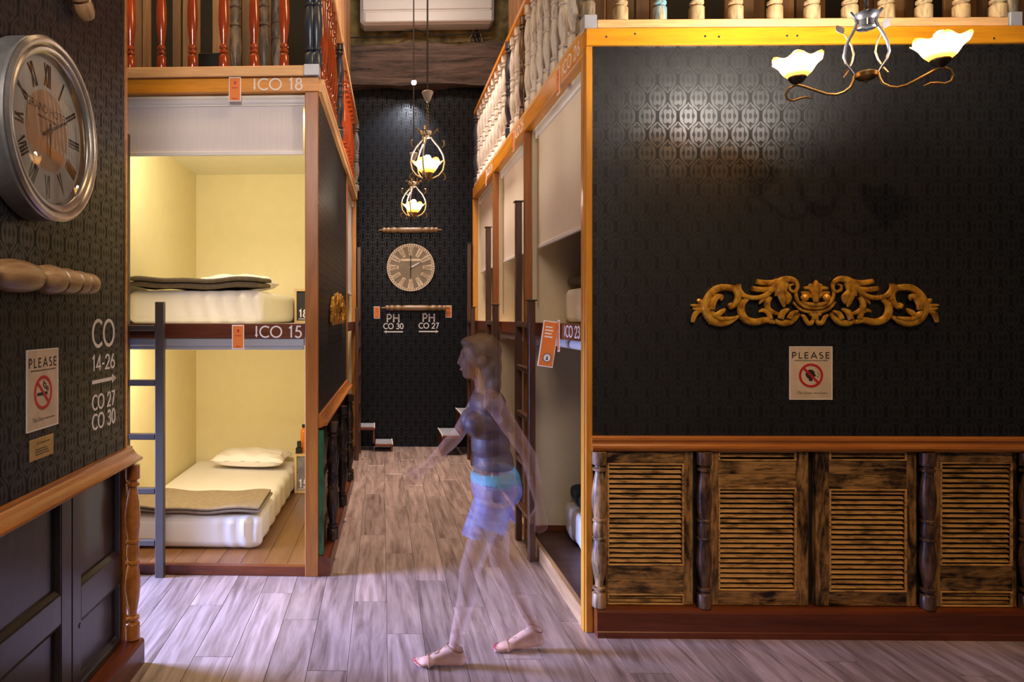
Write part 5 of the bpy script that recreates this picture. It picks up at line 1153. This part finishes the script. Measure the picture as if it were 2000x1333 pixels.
for px, h, lb in ((460, 1.12, 'left grey turned post standing behind the red loft railing'), (516, 1.12, 'middle grey turned post standing behind the red loft railing'), (536, 1.0, 'right grey turned post standing behind the red loft railing')):
    u = LF.at(px, 100, 0.25)[0]; one(MB().lathe(sc(DOUBLE, h, 1.25), 16), 'turned_post', 'grey_post', lb, 'post', LF, (u, 0.25 if px != 536 else 0.36, 3.352), 'grey turned posts in the left loft')
u, z = LF.at(409, 110, 0.40)
t = thing('speaker_box', 'black box with a dotted grille between the red balusters in the left loft', 'box', LF, (u, 0.40, 3.352)); part(MB().bbox(-0.085, 0.085, 0, 0.12, 0.0, 0.36, 0.006), 'case', 'bottle_black', t)
gd = MB()
for i in range(6):
    for j in range(4): gd.box(-0.035 + i * 0.014, -0.029 + i * 0.014, -0.003, -0.0005, 0.13 + j * 0.016, 0.136 + j * 0.016)
part(gd, 'grille_dots', 'lettering_white', t)
# ------------------------------------------------------------------ the woman walking through during the long exposure
def capsule(mb, p, q, r0, r1, n=14, rings=4):
    p, q = Vector(p), Vector(q); ax = (q - p); L = ax.length; ax = ax.normalized() if L > 1e-6 else Vector((0, 0, 1))
    prof = [(r0 * math.cos(-PI / 2 + PI / 2 * i / rings), r0 * math.sin(-PI / 2 + PI / 2 * i / rings)) for i in range(rings + 1)] + [(r1 * math.cos(PI / 2 * i / rings), L + r1 * math.sin(PI / 2 * i / rings)) for i in range(rings + 1)]
    t = MB().lathe(prof[1:-1], n); M = ax.to_track_quat('Z', 'Y').to_matrix()
    mb.add([(M @ Vector(v) + p)[:] for v in t.v], t.f, 0, True); return mb
def ellip(mb, c, r, rot=(0, 0, 0)):
    t = MB().ball((0, 0, 0), r, 22, 14); from mathutils import Euler
    M = Euler(rot).to_matrix(); mb.add([(M @ Vector(v) + Vector(c))[:] for v in t.v], t.f, 0, True); return mb
def remesh(mb, name, vox, smooth=6):
    o = D.objects.new(name, mb.mesh(name)); COL.objects.link(o)
    m = o.modifiers.new('r', 'REMESH'); m.mode = 'VOXEL'; m.voxel_size = vox; m.use_smooth_shade = True
    s = o.modifiers.new('s', 'SMOOTH'); s.iterations = smooth; s.factor = 0.5
    bpy.context.view_layer.update(); me = D.meshes.new_from_object(o.evaluated_get(bpy.context.evaluated_depsgraph_get())); D.objects.remove(o); me.name = name; return me
PY = 3.50                                   # her path is parallel to the right wall; she walks to the left (-X)
nf, ff = PY - 0.075, PY + 0.085             # near (left) and far (right) foot
B_ = MB()
hip_n, hip_f = (0.625, PY - 0.085, 0.86), (0.645, PY + 0.085, 0.86)
kn_n, kn_f = (0.490, PY - 0.082, 0.465), (0.675, PY + 0.085, 0.465)
an_n, an_f = (0.420, nf, 0.085), (0.862, ff, 0.110)
for h, k, a in ((hip_n, kn_n, an_n), (hip_f, kn_f, an_f)):
    capsule(B_, h, k, 0.085, 0.052); kv, av = Vector(k), Vector(a); mid = kv.lerp(av, 0.32) + Vector((0.016, 0, 0))
    capsule(B_, k, mid, 0.048, 0.052); capsule(B_, mid, kv.lerp(av, 0.75), 0.051, 0.036); capsule(B_, kv.lerp(av, 0.7), a, 0.037, 0.033)
def foot(c, toe_x, heel_x, y, lift, side):
    capsule(B_, (heel_x - 0.030, y, 0.032 + lift), c, 0.032, 0.030); capsule(B_, (heel_x - 0.030, y, 0.030 + lift), (toe_x + 0.075, y, 0.024), 0.029, 0.022)
    capsule(B_, c, (toe_x + 0.085, y, 0.028), 0.030, 0.022); ellip(B_, (toe_x + 0.075, y, 0.022), (0.040, 0.043, 0.020))
    for k, (dy, L, r) in enumerate(((0.032, 0.046, 0.0115), (0.012, 0.048, 0.0085), (-0.004, 0.043, 0.008), (-0.019, 0.036, 0.0075), (-0.033, 0.027, 0.007))):
        capsule(B_, (toe_x + 0.058, y + dy * side, 0.016), (toe_x + 0.058 - L, y + dy * side, 0.012), r * 1.1, r)
foot(an_n, 0.212, 0.478, nf, 0.0, 1); foot(an_f, 0.640, 0.910, ff, 0.018, -1)
# trunk
for c, r in (((0.638, PY, 0.90), (0.112, 0.165, 0.11)), ((0.655, PY, 0.88), (0.105, 0.150, 0.09)), ((0.625, PY, 1.00), (0.098, 0.135, 0.12)), ((0.612, PY, 1.10), (0.092, 0.125, 0.12)), ((0.600, PY, 1.22), (0.100, 0.145, 0.12)), ((0.598, PY, 1.31), (0.085, 0.150, 0.075))): ellip(B_, c, r)
for s in (-1, 1): ellip(B_, (0.530, PY + s * 0.072, 1.215), (0.058, 0.062, 0.060))
capsule(B_, (0.598, PY, 1.34), (0.572, PY, 1.46), 0.056, 0.049)
sh_n, sh_f = (0.600, PY - 0.165, 1.335), (0.600, PY + 0.165, 1.335)
for s in (sh_n, sh_f): capsule(B_, (0.600, PY, 1.345), s, 0.052, 0.050)
def arm(s, e, w, fdir, side):
    s, e, w = Vector(s), Vector(e), Vector(w); capsule(B_, s, e, 0.048, 0.036); m = e.lerp(w, 0.3); capsule(B_, e, m, 0.037, 0.038); capsule(B_, m, w, 0.037, 0.024)
    f = Vector(fdir).normalized(); sd = f.cross(Vector((0, 1, 0))).normalized(); up = Vector((0, 1, 0)); pm_ = w + f * 0.085
    capsule(B_, w, pm_, 0.026, 0.030)
    for k in range(4):
        o = (k - 1.5) * 0.0185; L = (0.066, 0.075, 0.070, 0.055)[k]; a = pm_ + sd * o + f * 0.0; b_ = a + f * L * 0.55 + up * side * 0.010; c_ = b_ + (f * 0.75 + up * side * 0.65).normalized() * L * 0.5
        capsule(B_, a, b_, 0.0092, 0.0085, 10); capsule(B_, b_, c_, 0.0085, 0.0072, 10)
    a = w + f * 0.03 - sd * 0.020; b_ = a + (f * 0.8 - sd * 0.7).normalized() * 0.045; capsule(B_, a, b_, 0.012, 0.010, 10); capsule(B_, b_, b_ + (f * 0.95 - sd * 0.2).normalized() * 0.03, 0.0098, 0.008, 10)
arm(sh_f, (0.465, PY + 0.205, 1.105), (0.300, PY + 0.19, 0.945), (-0.75, 0, -0.62), -1)
arm(sh_n, (0.760, PY - 0.215, 1.085), (0.815, PY - 0.20, 0.850), (0.10, 0, -1), 1)
# head: skull, jaw, nose, brow, lips, ear - she looks where she walks
HC = Vector((0.548, PY, 1.548))
ellip(B_, HC + Vector((0.012, 0, 0.018)), (0.094, 0.075, 0.092)); ellip(B_, HC + Vector((-0.025, 0, -0.035)), (0.064, 0.060, 0.080)); ellip(B_, HC + Vector((-0.050, 0, -0.088)), (0.030, 0.034, 0.026))
capsule(B_, HC + Vector((-0.083, 0, 0.012)), HC + Vector((-0.096, 0, -0.030)), 0.009, 0.0125); ellip(B_, HC + Vector((-0.090, 0, -0.034)), (0.014, 0.020, 0.010))
ellip(B_, HC + Vector((-0.078, 0, -0.064)), (0.014, 0.024, 0.008)); ellip(B_, HC + Vector((-0.076, 0, 0.026)), (0.014, 0.046, 0.010))
for s in (-1, 1): ellip(B_, HC + Vector((0.014, s * 0.076, -0.012)), (0.020, 0.010, 0.032))
body = remesh(B_, 'body', 0.0075, 4)
for m in ('ghost_skin', 'ghost_foot', 'ghost_ankle', 'ghost_shin'): body.materials.append(MATS[m])
for p in body.polygons:
    z_ = p.center.z; p.material_index = 1 if z_ < 0.105 else 2 if z_ < 0.17 else 3 if z_ < 0.29 else 0; p.use_smooth = True
pr_ = thing('person', 'woman walking left in blue shorts, dark top and strappy sandals, see-through from moving', 'person', WORLD, (0.6, PY, 0))
def on(me, name, lab=None):
    o = link(name, me, None, pr_, (-0.6, -PY, 0))
    if lab: o['label'] = lab
    return o
on(body, 'body')
def shell(name, test, push, mat, drop=None):
    """clothing that follows the body: the faces it covers, moved outward"""
    keep = [p for p in body.polygons if test(p.center)]
    ids = sorted({i for p in keep for i in p.vertices}); ix = {v: k for k, v in enumerate(ids)}
    v = []
    for i in ids:
        q = body.vertices[i]; c = q.co + q.normal * (push(q.co) if callable(push) else push); v.append(c[:])
    m = MB().add(v, [[ix[i] for i in p.vertices] for p in keep], 0, True); return on(mk(m, name, mat), name)
def is_arm(c): return abs(c.y - PY) > 0.172 and c.z < 1.30
shell('tank_top', lambda c: 0.985 < c.z < 1.365 and abs(c.y - PY) < 0.155 and not is_arm(c), 0.007, 'ghost_top')
HND = Vector((0.82, PY - 0.20, 0.79))
def legside(c): return not (abs(c.y - PY) > 0.176) and 0.42 < c.x < 0.84 and (c - HND).length > 0.125
shell('shorts', lambda c: 0.66 < c.z < 0.945 and legside(c), lambda c: 0.012 + max(0, 0.90 - c.z) * 0.09, 'ghost_shorts')
shell('waistband', lambda c: 0.915 < c.z < 0.975 and legside(c), 0.018, 'ghost_band')
hr = MB(); ellip(hr, HC + Vector((0.026, 0, 0.032)), (0.098, 0.086, 0.092)); ellip(hr, HC + Vector((0.068, 0, -0.05)), (0.055, 0.080, 0.10)); ellip(hr, HC + Vector((0.078, 0, -0.13)), (0.042, 0.075, 0.09)); ellip(hr, HC + Vector((-0.02, 0, 0.075)), (0.07, 0.066, 0.035))
hm = remesh(hr, 'hair', 0.010, 5); hm.materials.append(MATS['ghost_hair']); on(hm, 'hair')
ey = MB()
for s in (-1, 1): ey.ball((HC.x - 0.079, PY + s * 0.029, HC.z + 0.004), (0.007, 0.012, 0.006), 10, 7)
on(mk(ey, 'eyes', 'ghost_eye'), 'eyes'); on(mk(MB().ball((HC.x - 0.086, PY, HC.z - 0.064), (0.008, 0.020, 0.006), 10, 7), 'lips', 'ghost_lip'), 'lips')
for (c, tx, y, lift) in ((an_n, 0.212, nf, 0), (an_f, 0.640, ff, 0.012)):
    m = MB()
    m.tube([(tx + 0.075, y + 0.050 * math.cos(a), 0.012 + 0.036 * math.sin(a)) for a in [PI * i / 12 for i in range(13)]], 0.0045, 6)
    m.tube([(tx + 0.075 + 0.09 * i / 10, y + 0.012 * math.sin(i), 0.048 + 0.045 * i / 10) for i in range(11)], 0.004, 6)
    m.tube([(c[0] + 0.0385 * math.cos(2 * PI * i / 20), y + 0.0385 * math.sin(2 * PI * i / 20), c[2] + 0.004 - 0.014 * math.cos(2 * PI * i / 20)) for i in range(20)], 0.004, 6, (1, 1), 0, True)
    on(mk(m, 'sandal_straps', 'ghost_strap'), 'sandal_straps')
    nm_ = MB(); sd = 1 if y < PY else -1
    for dy, L, r in ((0.032, 0.046, 0.008), (0.012, 0.048, 0.006), (-0.004, 0.043, 0.0055), (-0.019, 0.036, 0.005), (-0.033, 0.027, 0.005)): nm_.ball((tx + 0.054 - L, y + dy * sd, 0.020), (0.007, r, 0.003), 8, 5)
    on(mk(nm_, 'toenails', 'ghost_nail'), 'toenails')
